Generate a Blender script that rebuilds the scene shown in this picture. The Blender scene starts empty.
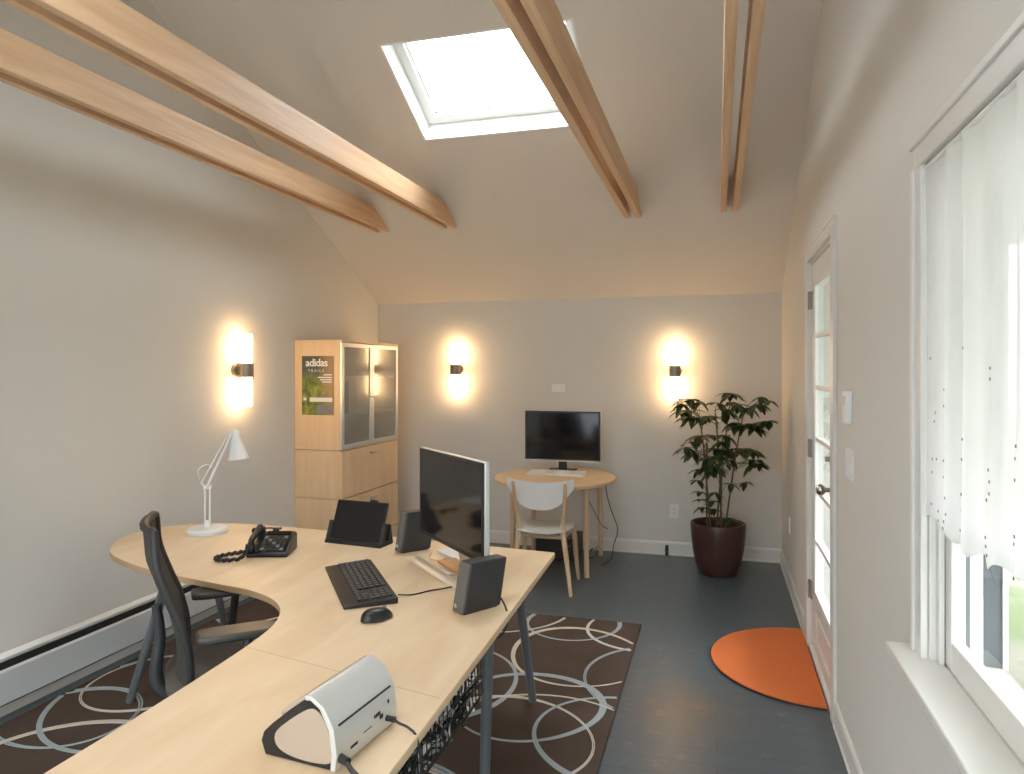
import bpy, bmesh, math, random
from mathutils import Matrix, Vector
from math import sin, cos, pi, radians as R
C = bpy.context.scene.collection
random.seed(7)

# ------------------------------------------------------------------ camera, world, exposure
F_PX, HOR, VPX = 712.0, 370.0, 717.0
cam = bpy.data.cameras.new('camera'); camo = bpy.data.objects.new('camera', cam); C.objects.link(camo)
cam.sensor_fit = 'HORIZONTAL'; cam.sensor_width = 36.0; cam.lens = F_PX / 1024 * 36.0
cam.shift_y = -(387.0 - HOR) / 1024.0
cam.clip_start = 0.02; cam.clip_end = 300
camo.location = (0, 0, 1.6)
camo.rotation_euler = (R(90), 0, math.atan((VPX - 512) / F_PX))
bpy.context.scene.camera = camo

sc = bpy.context.scene
vs = sc.view_settings
vs.view_transform = 'Standard'; vs.look = 'None'; vs.gamma = 1.0; vs.use_curve_mapping = False
vs.exposure = 1.05
sc.display_settings.display_device = 'sRGB'
sc.cycles.use_denoising = True
sc.cycles.max_bounces = 14; sc.cycles.diffuse_bounces = 8; sc.cycles.glossy_bounces = 4
sc.cycles.transparent_max_bounces = 12; sc.cycles.sample_clamp_indirect = 6.0

SKY = 10.0        # overcast sky strength
LAMP = 14.0      # sconce tube emission
world = bpy.data.worlds.new('overcast_sky'); sc.world = world; world.use_nodes = True
wn = world.node_tree; wn.nodes.clear()
wo = wn.nodes.new('ShaderNodeOutputWorld'); wb = wn.nodes.new('ShaderNodeBackground')
wr = wn.nodes.new('ShaderNodeValToRGB'); wt = wn.nodes.new('ShaderNodeTexCoord'); wsx = wn.nodes.new('ShaderNodeSeparateXYZ')
wn.links.new(wt.outputs['Generated'], wsx.inputs[0]); wn.links.new(wsx.outputs['Z'], wr.inputs['Fac'])
wr.color_ramp.elements[0].color = (.17, .185, .195, 1); wr.color_ramp.elements[1].color = (.95, .97, .98, 1)
wr.color_ramp.elements[1].position = .75; wr.color_ramp.elements[0].position = .03
wn.links.new(wr.outputs['Color'], wb.inputs['Color']); wb.inputs['Strength'].default_value = SKY
wn.links.new(wb.outputs[0], wo.inputs['Surface'])

SLA = math.atan(.52)

# ------------------------------------------------------------------ materials
def newmat(name):
    m = bpy.data.materials.new(name); m.use_nodes = True
    return m, m.node_tree, m.node_tree.nodes['Principled BSDF']
def plain(name, col, rough=.5, metal=0.0, spec=.5, bump=0.0, bscale=200, var=0.0, vscale=6, coat=0):
    m, nt, b = newmat(name)
    b.inputs['Base Color'].default_value = (*col, 1); b.inputs['Roughness'].default_value = rough
    b.inputs['Metallic'].default_value = metal; b.inputs['Specular IOR Level'].default_value = spec
    b.inputs['Coat Weight'].default_value = coat
    tc = nt.nodes.new('ShaderNodeTexCoord')
    nz = nt.nodes.new('ShaderNodeTexNoise'); nz.inputs['Scale'].default_value = bscale; nz.inputs['Detail'].default_value = 4
    nt.links.new(tc.outputs['Object'], nz.inputs['Vector'])
    if bump:
        bp = nt.nodes.new('ShaderNodeBump'); bp.inputs['Strength'].default_value = bump; bp.inputs['Distance'].default_value = .002
        nt.links.new(nz.outputs['Fac'], bp.inputs['Height']); nt.links.new(bp.outputs[0], b.inputs['Normal'])
    n2 = nt.nodes.new('ShaderNodeTexNoise'); n2.inputs['Scale'].default_value = vscale
    nt.links.new(tc.outputs['Object'], n2.inputs['Vector'])
    mx = nt.nodes.new('ShaderNodeMix'); mx.data_type = 'RGBA'
    v = max(var, .02)
    mx.inputs['A'].default_value = (*[c * (1 - v) for c in col], 1); mx.inputs['B'].default_value = (*[min(1, c * (1 + v)) for c in col], 1)
    nt.links.new(n2.outputs['Fac'], mx.inputs['Factor']); nt.links.new(mx.outputs['Result'], b.inputs['Base Color'])
    return m
def wood(name, c1, c2, scale=(30, 30, 1.5), rough=.45, knots=False, bump=.05):
    m, nt, b = newmat(name)
    tc = nt.nodes.new('ShaderNodeTexCoord'); mp = nt.nodes.new('ShaderNodeMapping')
    mp.inputs['Scale'].default_value = scale
    nt.links.new(tc.outputs['Object'], mp.inputs['Vector'])
    nz = nt.nodes.new('ShaderNodeTexNoise'); nz.inputs['Scale'].default_value = 1.0; nz.inputs['Detail'].default_value = 6
    nz.inputs['Distortion'].default_value = .6
    nt.links.new(mp.outputs[0], nz.inputs['Vector'])
    rp = nt.nodes.new('ShaderNodeValToRGB'); rp.color_ramp.elements[0].color = (*c1, 1); rp.color_ramp.elements[1].color = (*c2, 1)
    rp.color_ramp.elements[0].position = .32; rp.color_ramp.elements[1].position = .68
    nt.links.new(nz.outputs['Fac'], rp.inputs['Fac'])
    out = rp.outputs['Color']
    if knots:
        vo = nt.nodes.new('ShaderNodeTexVoronoi'); vo.inputs['Scale'].default_value = 1.0
        m2 = nt.nodes.new('ShaderNodeMapping'); m2.inputs['Scale'].default_value = (5, 2.2, 8)
        nt.links.new(tc.outputs['Object'], m2.inputs['Vector']); nt.links.new(m2.outputs[0], vo.inputs['Vector'])
        kr = nt.nodes.new('ShaderNodeValToRGB'); kr.color_ramp.elements[0].position = .05; kr.color_ramp.elements[1].position = .13
        kr.color_ramp.elements[0].color = (.35, .2, .12, 1); kr.color_ramp.elements[1].color = (1, 1, 1, 1)
        nt.links.new(vo.outputs['Distance'], kr.inputs['Fac'])
        mu = nt.nodes.new('ShaderNodeMix'); mu.data_type = 'RGBA'; mu.blend_type = 'MULTIPLY'; mu.inputs['Factor'].default_value = .8
        nt.links.new(out, mu.inputs['A']); nt.links.new(kr.outputs['Color'], mu.inputs['B']); out = mu.outputs['Result']
    nt.links.new(out, b.inputs['Base Color'])
    b.inputs['Roughness'].default_value = rough
    bp = nt.nodes.new('ShaderNodeBump'); bp.inputs['Strength'].default_value = bump; bp.inputs['Distance'].default_value = .002
    nt.links.new(nz.outputs['Fac'], bp.inputs['Height']); nt.links.new(bp.outputs[0], b.inputs['Normal'])
    return m

M = {}
M['wall'] = plain('wall_paint', (.68, .67, .635), .85, bump=.12, bscale=160, var=.015, vscale=2)
M['ceil'] = plain('ceiling_paint', (.70, .665, .61), .88, bump=.12, bscale=160, var=.015, vscale=2)
M['trim'] = plain('trim_paint', (.72, .72, .69), .35, bump=.05, bscale=60)
M['white'] = plain('white_paint', (.80, .81, .80), .4)
M['beam'] = wood('fir_beam_wood', (.57, .355, .20), (.75, .53, .335), (40, 1.2, 22), .5, knots=True, bump=.15)
M['birch'] = wood('birch_veneer', (.68, .50, .31), (.76, .60, .41), (9, 2.2, 9), .42)
M['birch_x'] = wood('birch_veneer_cross', (.68, .50, .31), (.76, .60, .41), (2.2, 9, 9), .42)
M['edge'] = plain('desk_edge_band', (.50, .33, .18), .5, var=.06)
M['cabinet'] = wood('cabinet_birch', (.70, .50, .30), (.77, .58, .37), (14, 14, 1.6), .42)
M['table_wood'] = wood('table_birch', (.62, .44, .26), (.70, .53, .34), (3, 14, 12), .42)
M['leg_wood'] = wood('leg_birch', (.62, .44, .27), (.70, .53, .35), (30, 30, 3), .42)
M['black'] = plain('black_plastic', (.012, .012, .013), .38)
M['black_matte'] = plain('black_fabric', (.022, .022, .024), .85, bump=.3, bscale=400)
M['screen'] = plain('glossy_screen', (.008, .008, .009), .09, spec=.5)
M['silver'] = plain('silver_plastic', (.62, .64, .63), .35, metal=.25)
M['lamp_paint'] = plain('silver_white_paint', (.74, .75, .74), .35)
M['alu'] = plain('brushed_aluminium', (.60, .61, .60), .38, metal=.7)
M['pewter'] = plain('pewter_metal', (.30, .26, .22), .4, metal=.8)
M['hinge'] = plain('dull_hinge_metal', (.30, .28, .25), .45, metal=.7)
M['chrome'] = plain('satin_nickel', (.5, .48, .45), .2, metal=1.0)
M['legmetal'] = plain('grey_painted_steel', (.14, .16, .175), .35, metal=.3)
M['heater'] = plain('heater_enamel', (.56, .60, .62), .4)
M['dark'] = plain('dark_slot', (.02, .02, .02), .8)
M['mesh'] = plain('chair_mesh', (.062, .054, .045), .7, bump=.5, bscale=900)
M['chair_plastic'] = plain('chair_frame_plastic', (.030, .030, .032), .5)
M['chair_pad'] = plain('chair_seat_fabric', (.10, .088, .072), .8, bump=.4, bscale=700)
M['white_lacquer'] = plain('white_lacquer', (.76, .78, .78), .3)
M['pot'] = plain('oxblood_glaze', (.060, .026, .021), .32, var=.25, vscale=5)
M['soil'] = plain('potting_soil', (.02, .015, .01), .95, bump=1, bscale=60, var=.4)
M['stem'] = plain('plant_stem', (.13, .10, .05), .7, var=.3)
M['orange'] = plain('orange_felt', (.62, .155, .038), .9, bump=.3, bscale=500, var=.06, vscale=12)
M['tan'] = plain('scanner_tan_plastic', (.42, .34, .27), .45)
M['paper'] = plain('paper', (.75, .76, .76), .7)
M['kraft'] = plain('kraft_brown', (.50, .27, .11), .7)
M['cord'] = plain('black_cord', (.015, .015, .017), .5)
M['greycord'] = plain('grey_cord', (.35, .36, .38), .5)
M['rug_blue'] = plain('rug_blue_wool', (.36, .42, .45), .95, bump=.6, bscale=300)
M['rug_cream'] = plain('rug_cream_wool', (.62, .57, .47), .95, bump=.6, bscale=300)
M['rug_white'] = plain('rug_white_wool', (.62, .62, .60), .95, bump=.6, bscale=300)
M['key'] = plain('key_caps', (.035, .035, .038), .5)
M['key_gray'] = plain('key_print', (.20, .20, .20), .6)
M['spk_grille'] = plain('speaker_grille_cloth', (.12, .115, .105), .75, bump=.5, bscale=900)
M['spk_body'] = plain('speaker_body', (.030, .030, .031), .45)
M['siding'] = plain('grey_siding', (.20, .21, .22), .8, var=.1)
M['fence_wood'] = plain('weathered_fence_wood', (.20, .19, .175), .85, var=.15, vscale=3)
M['armpad'] = plain('armrest_pad', (.05, .047, .044), .38)
M['track'] = plain('grey_window_track', (.12, .135, .15), .5)
M['led'] = plain('led_strip_blue', (.2, .3, .5), .4)

# rug field: brown pile with soft mottling
m, nt, b = newmat('rug_brown_pile'); M['rug'] = m
tc = nt.nodes.new('ShaderNodeTexCoord'); nz = nt.nodes.new('ShaderNodeTexNoise'); nz.inputs['Scale'].default_value = 3; nz.inputs['Detail'].default_value = 5
nt.links.new(tc.outputs['Object'], nz.inputs['Vector'])
rp = nt.nodes.new('ShaderNodeValToRGB'); rp.color_ramp.elements[0].color = (.066, .046, .037, 1); rp.color_ramp.elements[1].color = (.118, .087, .071, 1)
nt.links.new(nz.outputs['Fac'], rp.inputs['Fac']); nt.links.new(rp.outputs['Color'], b.inputs['Base Color'])
b.inputs['Roughness'].default_value = 1; b.inputs['Specular IOR Level'].default_value = .12
n2 = nt.nodes.new('ShaderNodeTexNoise'); n2.inputs['Scale'].default_value = 260; nt.links.new(tc.outputs['Object'], n2.inputs['Vector'])
bp = nt.nodes.new('ShaderNodeBump'); bp.inputs['Strength'].default_value = .8; bp.inputs['Distance'].default_value = .004
nt.links.new(n2.outputs['Fac'], bp.inputs['Height']); nt.links.new(bp.outputs[0], b.inputs['Normal'])

# floor: slate painted boards with scuffs and a worn brown patch
m, nt, b = newmat('painted_floor_boards'); M['floor'] = m
tc = nt.nodes.new('ShaderNodeTexCoord')
br = nt.nodes.new('ShaderNodeTexBrick'); br.offset = .37
br.inputs['Color1'].default_value = (.080, .105, .124, 1); br.inputs['Color2'].default_value = (.075, .099, .118, 1)
br.inputs['Mortar'].default_value = (.045, .06, .072, 1); br.inputs['Scale'].default_value = 1
br.inputs['Mortar Size'].default_value = .0022; br.inputs['Brick Width'].default_value = 2.4; br.inputs['Row Height'].default_value = .115
nt.links.new(tc.outputs['Object'], br.inputs['Vector'])
nz = nt.nodes.new('ShaderNodeTexNoise'); nz.inputs['Scale'].default_value = 9; nz.inputs['Detail'].default_value = 8; nz.inputs['Roughness'].default_value = .7
nt.links.new(tc.outputs['Object'], nz.inputs['Vector'])
sr = nt.nodes.new('ShaderNodeValToRGB'); sr.color_ramp.elements[0].position = .57; sr.color_ramp.elements[1].position = .66
sr.color_ramp.elements[0].color = (0, 0, 0, 1); sr.color_ramp.elements[1].color = (.55, .55, .55, 1)
nt.links.new(nz.outputs['Fac'], sr.inputs['Fac'])
mx = nt.nodes.new('ShaderNodeMix'); mx.data_type = 'RGBA'; mx.inputs['B'].default_value = (.17, .19, .19, 1)
nt.links.new(sr.outputs['Color'], mx.inputs['Factor']); nt.links.new(br.outputs['Color'], mx.inputs['A'])
# worn patch near (-0.12, 3.7)
vm = nt.nodes.new('ShaderNodeVectorMath'); vm.operation = 'DISTANCE'; vm.inputs[1].default_value = (-.12, 3.45, 0)
mpn = nt.nodes.new('ShaderNodeMapping'); nt.links.new(tc.outputs['Object'], mpn.inputs['Vector'])
nt.links.new(mpn.outputs[0], vm.inputs[0])
pr = nt.nodes.new('ShaderNodeMapRange'); pr.inputs['From Min'].default_value = .38; pr.inputs['From Max'].default_value = .05
nt.links.new(vm.outputs['Value'], pr.inputs['Value'])
n3 = nt.nodes.new('ShaderNodeTexNoise'); n3.inputs['Scale'].default_value = 9; n3.inputs['Detail'].default_value = 6; nt.links.new(tc.outputs['Object'], n3.inputs['Vector'])
mm = nt.nodes.new('ShaderNodeMath'); mm.operation = 'MULTIPLY'; nt.links.new(pr.outputs[0], mm.inputs[0]); nt.links.new(n3.outputs['Fac'], mm.inputs[1])
mx2 = nt.nodes.new('ShaderNodeMix'); mx2.data_type = 'RGBA'; mx2.inputs['B'].default_value = (.17, .125, .095, 1)
nt.links.new(mm.outputs[0], mx2.inputs['Factor']); nt.links.new(mx.outputs['Result'], mx2.inputs['A'])
nt.links.new(mx2.outputs['Result'], b.inputs['Base Color'])
rr = nt.nodes.new('ShaderNodeMapRange'); rr.inputs['To Min'].default_value = .22; rr.inputs['To Max'].default_value = .42
nt.links.new(nz.outputs['Fac'], rr.inputs['Value']); nt.links.new(rr.outputs[0], b.inputs['Roughness'])
bp = nt.nodes.new('ShaderNodeBump'); bp.inputs['Strength'].default_value = .25; bp.inputs['Distance'].default_value = .003
ad = nt.nodes.new('ShaderNodeMath'); ad.operation = 'SUBTRACT'; nt.links.new(nz.outputs['Fac'], ad.inputs[0]); nt.links.new(br.outputs['Fac'], ad.inputs[1])
nt.links.new(ad.outputs[0], bp.inputs['Height']); nt.links.new(bp.outputs[0], b.inputs['Normal'])

# glass / frosted glass / sheer cloth / lamp tube / leaves / lawn
def front_only(nt, fr, sock):   # a thin pane reflects at its front surface only
    ge = nt.nodes.new('ShaderNodeNewGeometry'); iv = nt.nodes.new('ShaderNodeMath'); iv.operation = 'SUBTRACT'; iv.inputs[0].default_value = 1
    ml = nt.nodes.new('ShaderNodeMath'); ml.operation = 'MULTIPLY'
    nt.links.new(ge.outputs['Backfacing'], iv.inputs[1]); nt.links.new(fr.outputs[0], ml.inputs[0]); nt.links.new(iv.outputs[0], ml.inputs[1]); nt.links.new(ml.outputs[0], sock)
def glass(name, tint=(.975, .98, .98), refl=.08, rough=.02):
    m = bpy.data.materials.new(name); m.use_nodes = True; nt = m.node_tree; nt.nodes.clear()
    o = nt.nodes.new('ShaderNodeOutputMaterial'); t = nt.nodes.new('ShaderNodeBsdfTransparent'); g = nt.nodes.new('ShaderNodeBsdfGlossy')
    t.inputs['Color'].default_value = (*tint, 1); g.inputs['Roughness'].default_value = rough
    x = nt.nodes.new('ShaderNodeMixShader'); fr = nt.nodes.new('ShaderNodeFresnel'); fr.inputs['IOR'].default_value = 1.45
    front_only(nt, fr, x.inputs['Fac']); nt.links.new(t.outputs[0], x.inputs[1]); nt.links.new(g.outputs[0], x.inputs[2])
    nt.links.new(x.outputs[0], o.inputs['Surface']); return m
M['glass'] = glass('window_glass')
m = bpy.data.materials.new('frosted_glass'); m.use_nodes = True; nt = m.node_tree; nt.nodes.clear(); M['frost'] = m
o = nt.nodes.new('ShaderNodeOutputMaterial'); t = nt.nodes.new('ShaderNodeBsdfTransparent'); d = nt.nodes.new('ShaderNodeBsdfDiffuse'); g = nt.nodes.new('ShaderNodeBsdfGlossy')
t.inputs['Color'].default_value = (.75, .8, .8, 1); d.inputs['Color'].default_value = (.55, .58, .56, 1); g.inputs['Roughness'].default_value = .14
x = nt.nodes.new('ShaderNodeMixShader'); x.inputs['Fac'].default_value = .22; nt.links.new(t.outputs[0], x.inputs[1]); nt.links.new(d.outputs[0], x.inputs[2])
y = nt.nodes.new('ShaderNodeMixShader'); fr = nt.nodes.new('ShaderNodeFresnel'); fr.inputs['IOR'].default_value = 2.0
front_only(nt, fr, y.inputs['Fac']); nt.links.new(x.outputs[0], y.inputs[1]); nt.links.new(g.outputs[0], y.inputs[2]); nt.links.new(y.outputs[0], o.inputs['Surface'])

m = bpy.data.materials.new('sheer_white_cloth'); m.use_nodes = True; nt = m.node_tree; nt.nodes.clear(); M['sheer'] = m
o = nt.nodes.new('ShaderNodeOutputMaterial'); t = nt.nodes.new('ShaderNodeBsdfTransparent'); d = nt.nodes.new('ShaderNodeBsdfDiffuse'); tl = nt.nodes.new('ShaderNodeBsdfTranslucent')
d.inputs['Color'].default_value = (.85, .85, .86, 1); tl.inputs['Color'].default_value = (.88, .87, .88, 1)
x = nt.nodes.new('ShaderNodeMixShader'); x.inputs['Fac'].default_value = .5; nt.links.new(d.outputs[0], x.inputs[1]); nt.links.new(tl.outputs[0], x.inputs[2])
y = nt.nodes.new('ShaderNodeMixShader'); nt.links.new(t.outputs[0], y.inputs[1]); nt.links.new(x.outputs[0], y.inputs[2]); nt.links.new(y.outputs[0], o.inputs['Surface'])
tc = nt.nodes.new('ShaderNodeTexCoord'); vo = nt.nodes.new('ShaderNodeTexNoise'); vo.inputs['Scale'].default_value = 5
nt.links.new(tc.outputs['Object'], vo.inputs['Vector'])
mr = nt.nodes.new('ShaderNodeMapRange'); mr.inputs['To Min'].default_value = .78; mr.inputs['To Max'].default_value = .96
nt.links.new(vo.outputs['Fac'], mr.inputs['Value']); nt.links.new(mr.outputs[0], y.inputs['Fac'])

m = bpy.data.materials.new('glowing_opal_tube'); m.use_nodes = True; nt = m.node_tree; nt.nodes.clear(); M['tube'] = m
o = nt.nodes.new('ShaderNodeOutputMaterial'); e = nt.nodes.new('ShaderNodeEmission'); e.inputs['Color'].default_value = (1, .62, .30, 1); e.inputs['Strength'].default_value = LAMP
nt.links.new(e.outputs[0], o.inputs['Surface'])

m, nt, b = newmat('glossy_leaf'); M['leaf'] = m
tc = nt.nodes.new('ShaderNodeTexCoord'); nz = nt.nodes.new('ShaderNodeTexNoise'); nz.inputs['Scale'].default_value = 14; nt.links.new(tc.outputs['Object'], nz.inputs['Vector'])
rp = nt.nodes.new('ShaderNodeValToRGB'); rp.color_ramp.elements[0].color = (.012, .028, .010, 1); rp.color_ramp.elements[1].color = (.045, .085, .028, 1)
nt.links.new(nz.outputs['Fac'], rp.inputs['Fac']); nt.links.new(rp.outputs['Color'], b.inputs['Base Color']); b.inputs['Roughness'].default_value = .38

m, nt, b = newmat('lawn_and_gravel'); M['lawn'] = m
tc = nt.nodes.new('ShaderNodeTexCoord'); nz = nt.nodes.new('ShaderNodeTexNoise'); nz.inputs['Scale'].default_value = .8; nz.inputs['Detail'].default_value = 9
nt.links.new(tc.outputs['Object'], nz.inputs['Vector'])
rp = nt.nodes.new('ShaderNodeValToRGB'); rp.color_ramp.elements[0].color = (.050, .070, .026, 1); rp.color_ramp.elements[1].color = (.10, .098, .075, 1)
rp.color_ramp.elements[0].position = .40; rp.color_ramp.elements[1].position = .55
nt.links.new(nz.outputs['Fac'], rp.inputs['Fac']); nt.links.new(rp.outputs['Color'], b.inputs['Base Color']); b.inputs['Roughness'].default_value = .95

# ------------------------------------------------------------------ mesh helpers
class MB:
    def __init__(s, *mats): s.v = []; s.f = []; s.m = []; s.mats = list(mats) or ['white']; s.cur = 0
    def use(s, name):
        if name not in s.mats: s.mats.append(name)
        s.cur = s.mats.index(name); return s
    def add(s, vs_, fs_):
        k = len(s.v); s.v += [tuple(p) for p in vs_]
        for f in fs_: s.f.append([k + i for i in f]); s.m.append(s.cur)
        return s
    def box(s, x0, x1, y0, y1, z0, z1, mat=None):
        vs_ = [Vector((x, y, z)) for z in (z0, z1) for y in (y0, y1) for x in (x0, x1)]
        if mat is not None: vs_ = [mat @ p for p in vs_]
        return s.add(vs_, [(0, 2, 3, 1), (4, 5, 7, 6), (0, 1, 5, 4), (2, 6, 7, 3), (0, 4, 6, 2), (1, 3, 7, 5)])
    def prism(s, poly, a, b_, axis='z', mat=None):
        n = len(poly)
        def P(p, t):
            q = {'z': (p[0], p[1], t), 'x': (t, p[0], p[1]), 'y': (p[0], t, p[1])}[axis]
            q = Vector(q); return mat @ q if mat is not None else q
        vs_ = [P(p, a) for p in poly] + [P(p, b_) for p in poly]
        fs_ = [list(range(n))[::-1], list(range(n, 2 * n))] + [(i, (i + 1) % n, n + (i + 1) % n, n + i) for i in range(n)]
        return s.add(vs_, fs_)
    def cyl(s, p, q, r0, r1=None, n=16, caps=True):
        p, q = Vector(p), Vector(q); r1 = r0 if r1 is None else r1
        d = (q - p).normalized(); u = d.orthogonal().normalized(); w = d.cross(u)
        vs_ = [p + (u * cos(2 * pi * i / n) + w * sin(2 * pi * i / n)) * r0 for i in range(n)] + [q + (u * cos(2 * pi * i / n) + w * sin(2 * pi * i / n)) * r1 for i in range(n)]
        fs_ = [(i, (i + 1) % n, n + (i + 1) % n, n + i) for i in range(n)]
        if caps: fs_ += [list(range(n))[::-1], list(range(n, 2 * n))]
        return s.add(vs_, fs_)
    def tube(s, pts, r, n=8, smooth=4, closed=False):
        P = [Vector(p) for p in pts]
        if smooth > 1 and len(P) > 2: P = catmull(P, smooth)
        rs = r if isinstance(r, (list, tuple)) else None
        k = len(P); vs_ = []; fs_ = []; u = None
        for i, p in enumerate(P):
            d = (P[min(i + 1, k - 1)] - P[max(i - 1, 0)]).normalized()
            if u is None: u = d.orthogonal().normalized()
            u = (u - d * u.dot(d)); u = u.normalized() if u.length > 1e-6 else d.orthogonal().normalized()
            w = d.cross(u)
            if rs:
                t = i / (k - 1) * (len(rs) - 1); a = int(min(t, len(rs) - 2)); rr_ = rs[a] + (rs[a + 1] - rs[a]) * (t - a)
            else: rr_ = r
            vs_ += [p + (u * cos(2 * pi * j / n) + w * sin(2 * pi * j / n)) * rr_ for j in range(n)]
        for i in range(k - 1):
            for j in range(n):
                fs_.append((i * n + j, i * n + (j + 1) % n, (i + 1) * n + (j + 1) % n, (i + 1) * n + j))
        fs_ += [list(range(n))[::-1], list(range((k - 1) * n, k * n))]
        return s.add(vs_, fs_)
    def lathe(s, prof, c=(0, 0, 0), n=32, mat=None):
        vs_ = []; fs_ = []; k = len(prof)
        for r, z in prof:
            for j in range(n):
                q = Vector((c[0] + r * cos(2 * pi * j / n), c[1] + r * sin(2 * pi * j / n), c[2] + z))
                vs_.append(mat @ q if mat is not None else q)
        for i in range(k - 1):
            for j in range(n):
                fs_.append((i * n + j, i * n + (j + 1) % n, (i + 1) * n + (j + 1) % n, (i + 1) * n + j))
        if prof[0][0] > 1e-5: fs_.append(list(range(n))[::-1])
        if prof[-1][0] > 1e-5: fs_.append(list(range((k - 1) * n, k * n)))
        return s.add(vs_, fs_)
    def build(s, name, parent=None, bevel=0, smooth=True, seg=2, angle=40, sub=0, fix=True):
        me = bpy.data.meshes.new(name); me.from_pydata(s.v, [], s.f)
        for mt in s.mats: me.materials.append(M[mt])
        for p, i in zip(me.polygons, s.m): p.material_index = i
        if fix:
            bm = bmesh.new(); bm.from_mesh(me); bmesh.ops.remove_doubles(bm, verts=bm.verts, dist=1e-6)
            bmesh.ops.recalc_face_normals(bm, faces=bm.faces); bm.to_mesh(me); bm.free()
        if smooth:
            for p in me.polygons: p.use_smooth = True
            me.set_sharp_from_angle(angle=R(angle))
        o = bpy.data.objects.new(name, me); C.objects.link(o)
        if bevel:
            bv = o.modifiers.new('bevel', 'BEVEL'); bv.width = bevel; bv.segments = seg; bv.limit_method = 'ANGLE'; bv.angle_limit = R(40)
            bv.harden_normals = False
        if sub:
            sb = o.modifiers.new('sub', 'SUBSURF'); sb.levels = sub; sb.render_levels = sub
        if parent is not None: o.parent = parent
        return o
def catmull(P, k):
    out = []; n = len(P)
    for i in range(n - 1):
        a, b_, c, d = P[max(i - 1, 0)], P[i], P[i + 1], P[min(i + 2, n - 1)]
        for j in range(k):
            t = j / k
            out.append(.5 * ((2 * b_) + (c - a) * t + (2 * a - 5 * b_ + 4 * c - d) * t * t + (3 * b_ - a - 3 * c + d) * t ** 3))
    out.append(P[-1]); return out
def closed_catmull(P, k):
    n = len(P); out = []
    for i in range(n):
        a, b_, c, d = P[i - 1], P[i], P[(i + 1) % n], P[(i + 2) % n]
        for j in range(k):
            t = j / k
            out.append(.5 * ((2 * b_) + (c - a) * t + (2 * a - 5 * b_ + 4 * c - d) * t * t + (3 * b_ - a - 3 * c + d) * t ** 3))
    return out
def tag(o, label, cat, group=None, kind=None):
    o['label'] = label; o['category'] = cat
    if group: o['group'] = group
    if kind: o['kind'] = kind
    return o
def thing(name, label, cat, loc=(0, 0, 0), rz=0, group=None):
    o = bpy.data.objects.new(name, None); C.objects.link(o); o.empty_display_size = .1
    o.location = loc; o.rotation_euler = (0, 0, rz)
    return tag(o, label, cat, group)
def structure(o, label=None, cat=None):
    o['kind'] = 'structure'
    if label: o['label'] = label
    if cat: o['category'] = cat
    return o
def copy_tree(o, parent=None):
    c = o.copy(); C.objects.link(c); c.parent = parent
    for ch in list(o.children): copy_tree(ch, c)
    return c

# ------------------------------------------------------------------ room shell
XL, XR, YB, YF, WZ, SL = -3.17, .517, 6.3, -1.1, 2.24, .52
YR = (YB + YF) / 2
TH = .16
def zc(y): return WZ + SL * (YB - y) if y >= YR else WZ + SL * (y - YF)

structure(MB('floor').box(XL - TH, XR + TH, YF - TH, YB + TH, -.12, 0).build('floor', smooth=False), 'slate blue painted board floor, scuffed', 'floor')
structure(MB('wall').box(XL - TH, XR + TH, YB, YB + TH, 0, WZ + .05).build('wall_back', smooth=False), 'pale wall at the far end with two sconces', 'wall')
def gable(name, x0, x1, spans):
    g = MB('wall')
    for y0, y1, z0, z1 in spans:   # z1 None -> up to roof line
        ys = [y0] + ([YR] if y0 < YR < y1 else []) + [y1]
        if z1 is None:
            poly = [(y0, z0), (y1, z0)] + [(y, zc(y) + .08) for y in ys[::-1]]
        else: poly = [(y0, z0), (y1, z0), (y1, z1), (y0, z1)]
        g.prism(poly, x0, x1, 'x')
    return structure(g.build(name, smooth=False, fix=False))
gable('wall_left', XL - TH, XL, [(YF, YB, 0, None)])
WY0, WY1, WZ0, WZ1 = 1.05, 2.035, .862, 2.125
DY0, DY1, DZ1 = 3.55, 4.44, 2.222
gable('wall_right', XR, XR + TH, [(YF, WY0, 0, None), (WY0, WY1, 0, WZ0), (WY0, WY1, WZ1, None), (WY1, DY0, 0, None), (DY0, DY1, DZ1, None), (DY1, YB, 0, None)])
FX0, FX1 = -2.7, .2
structure(MB('wall').box(XL - TH, FX0, YF - TH, YF, 0, WZ + .05).box(FX1, XR + TH, YF - TH, YF, 0, WZ + .05).box(FX0, FX1, YF - TH, YF, 0, .25).box(FX0, FX1, YF - TH, YF, 2.15, WZ + .05).build('wall_front', smooth=False, fix=False))
# ceiling: two slopes, each with a skylight opening, the near one added for daylight
SX0, SX1, SY0, SY1 = -1.925, -.755, 3.83, 4.52
nY, nZ = sin(SLA), cos(SLA)
def slope_prof(ya, yb, plumb_a=False, plumb_b=False, t=TH):
    z = lambda y: WZ + SL * (YB - y)
    top = lambda y, pl: (y, z(y) + t / nZ) if pl else (y + nY * t, z(y) + nZ * t)
    return [(ya, z(ya)), (yb, z(yb)), top(yb, plumb_b), top(ya, plumb_a)]
def slope(mb, mirror):
    mir = lambda P: [(2 * YR - y, z) for y, z in P] if mirror else P
    a, b_ = XL - TH, XR + TH
    mb.prism(mir(slope_prof(YR, SY0, True)), a, b_, 'x')
    mb.prism(mir(slope_prof(SY0, SY1)), a, SX0, 'x'); mb.prism(mir(slope_prof(SY0, SY1)), SX1, b_, 'x')
    mb.prism(mir(slope_prof(SY1, YB + TH, False, True)), a, b_, 'x')
cl = MB('ceil'); slope(cl, False); slope(cl, True)
structure(cl.build('ceiling', smooth=False, fix=False), 'sloping warm white ceiling above the beams', 'ceiling')

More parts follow.
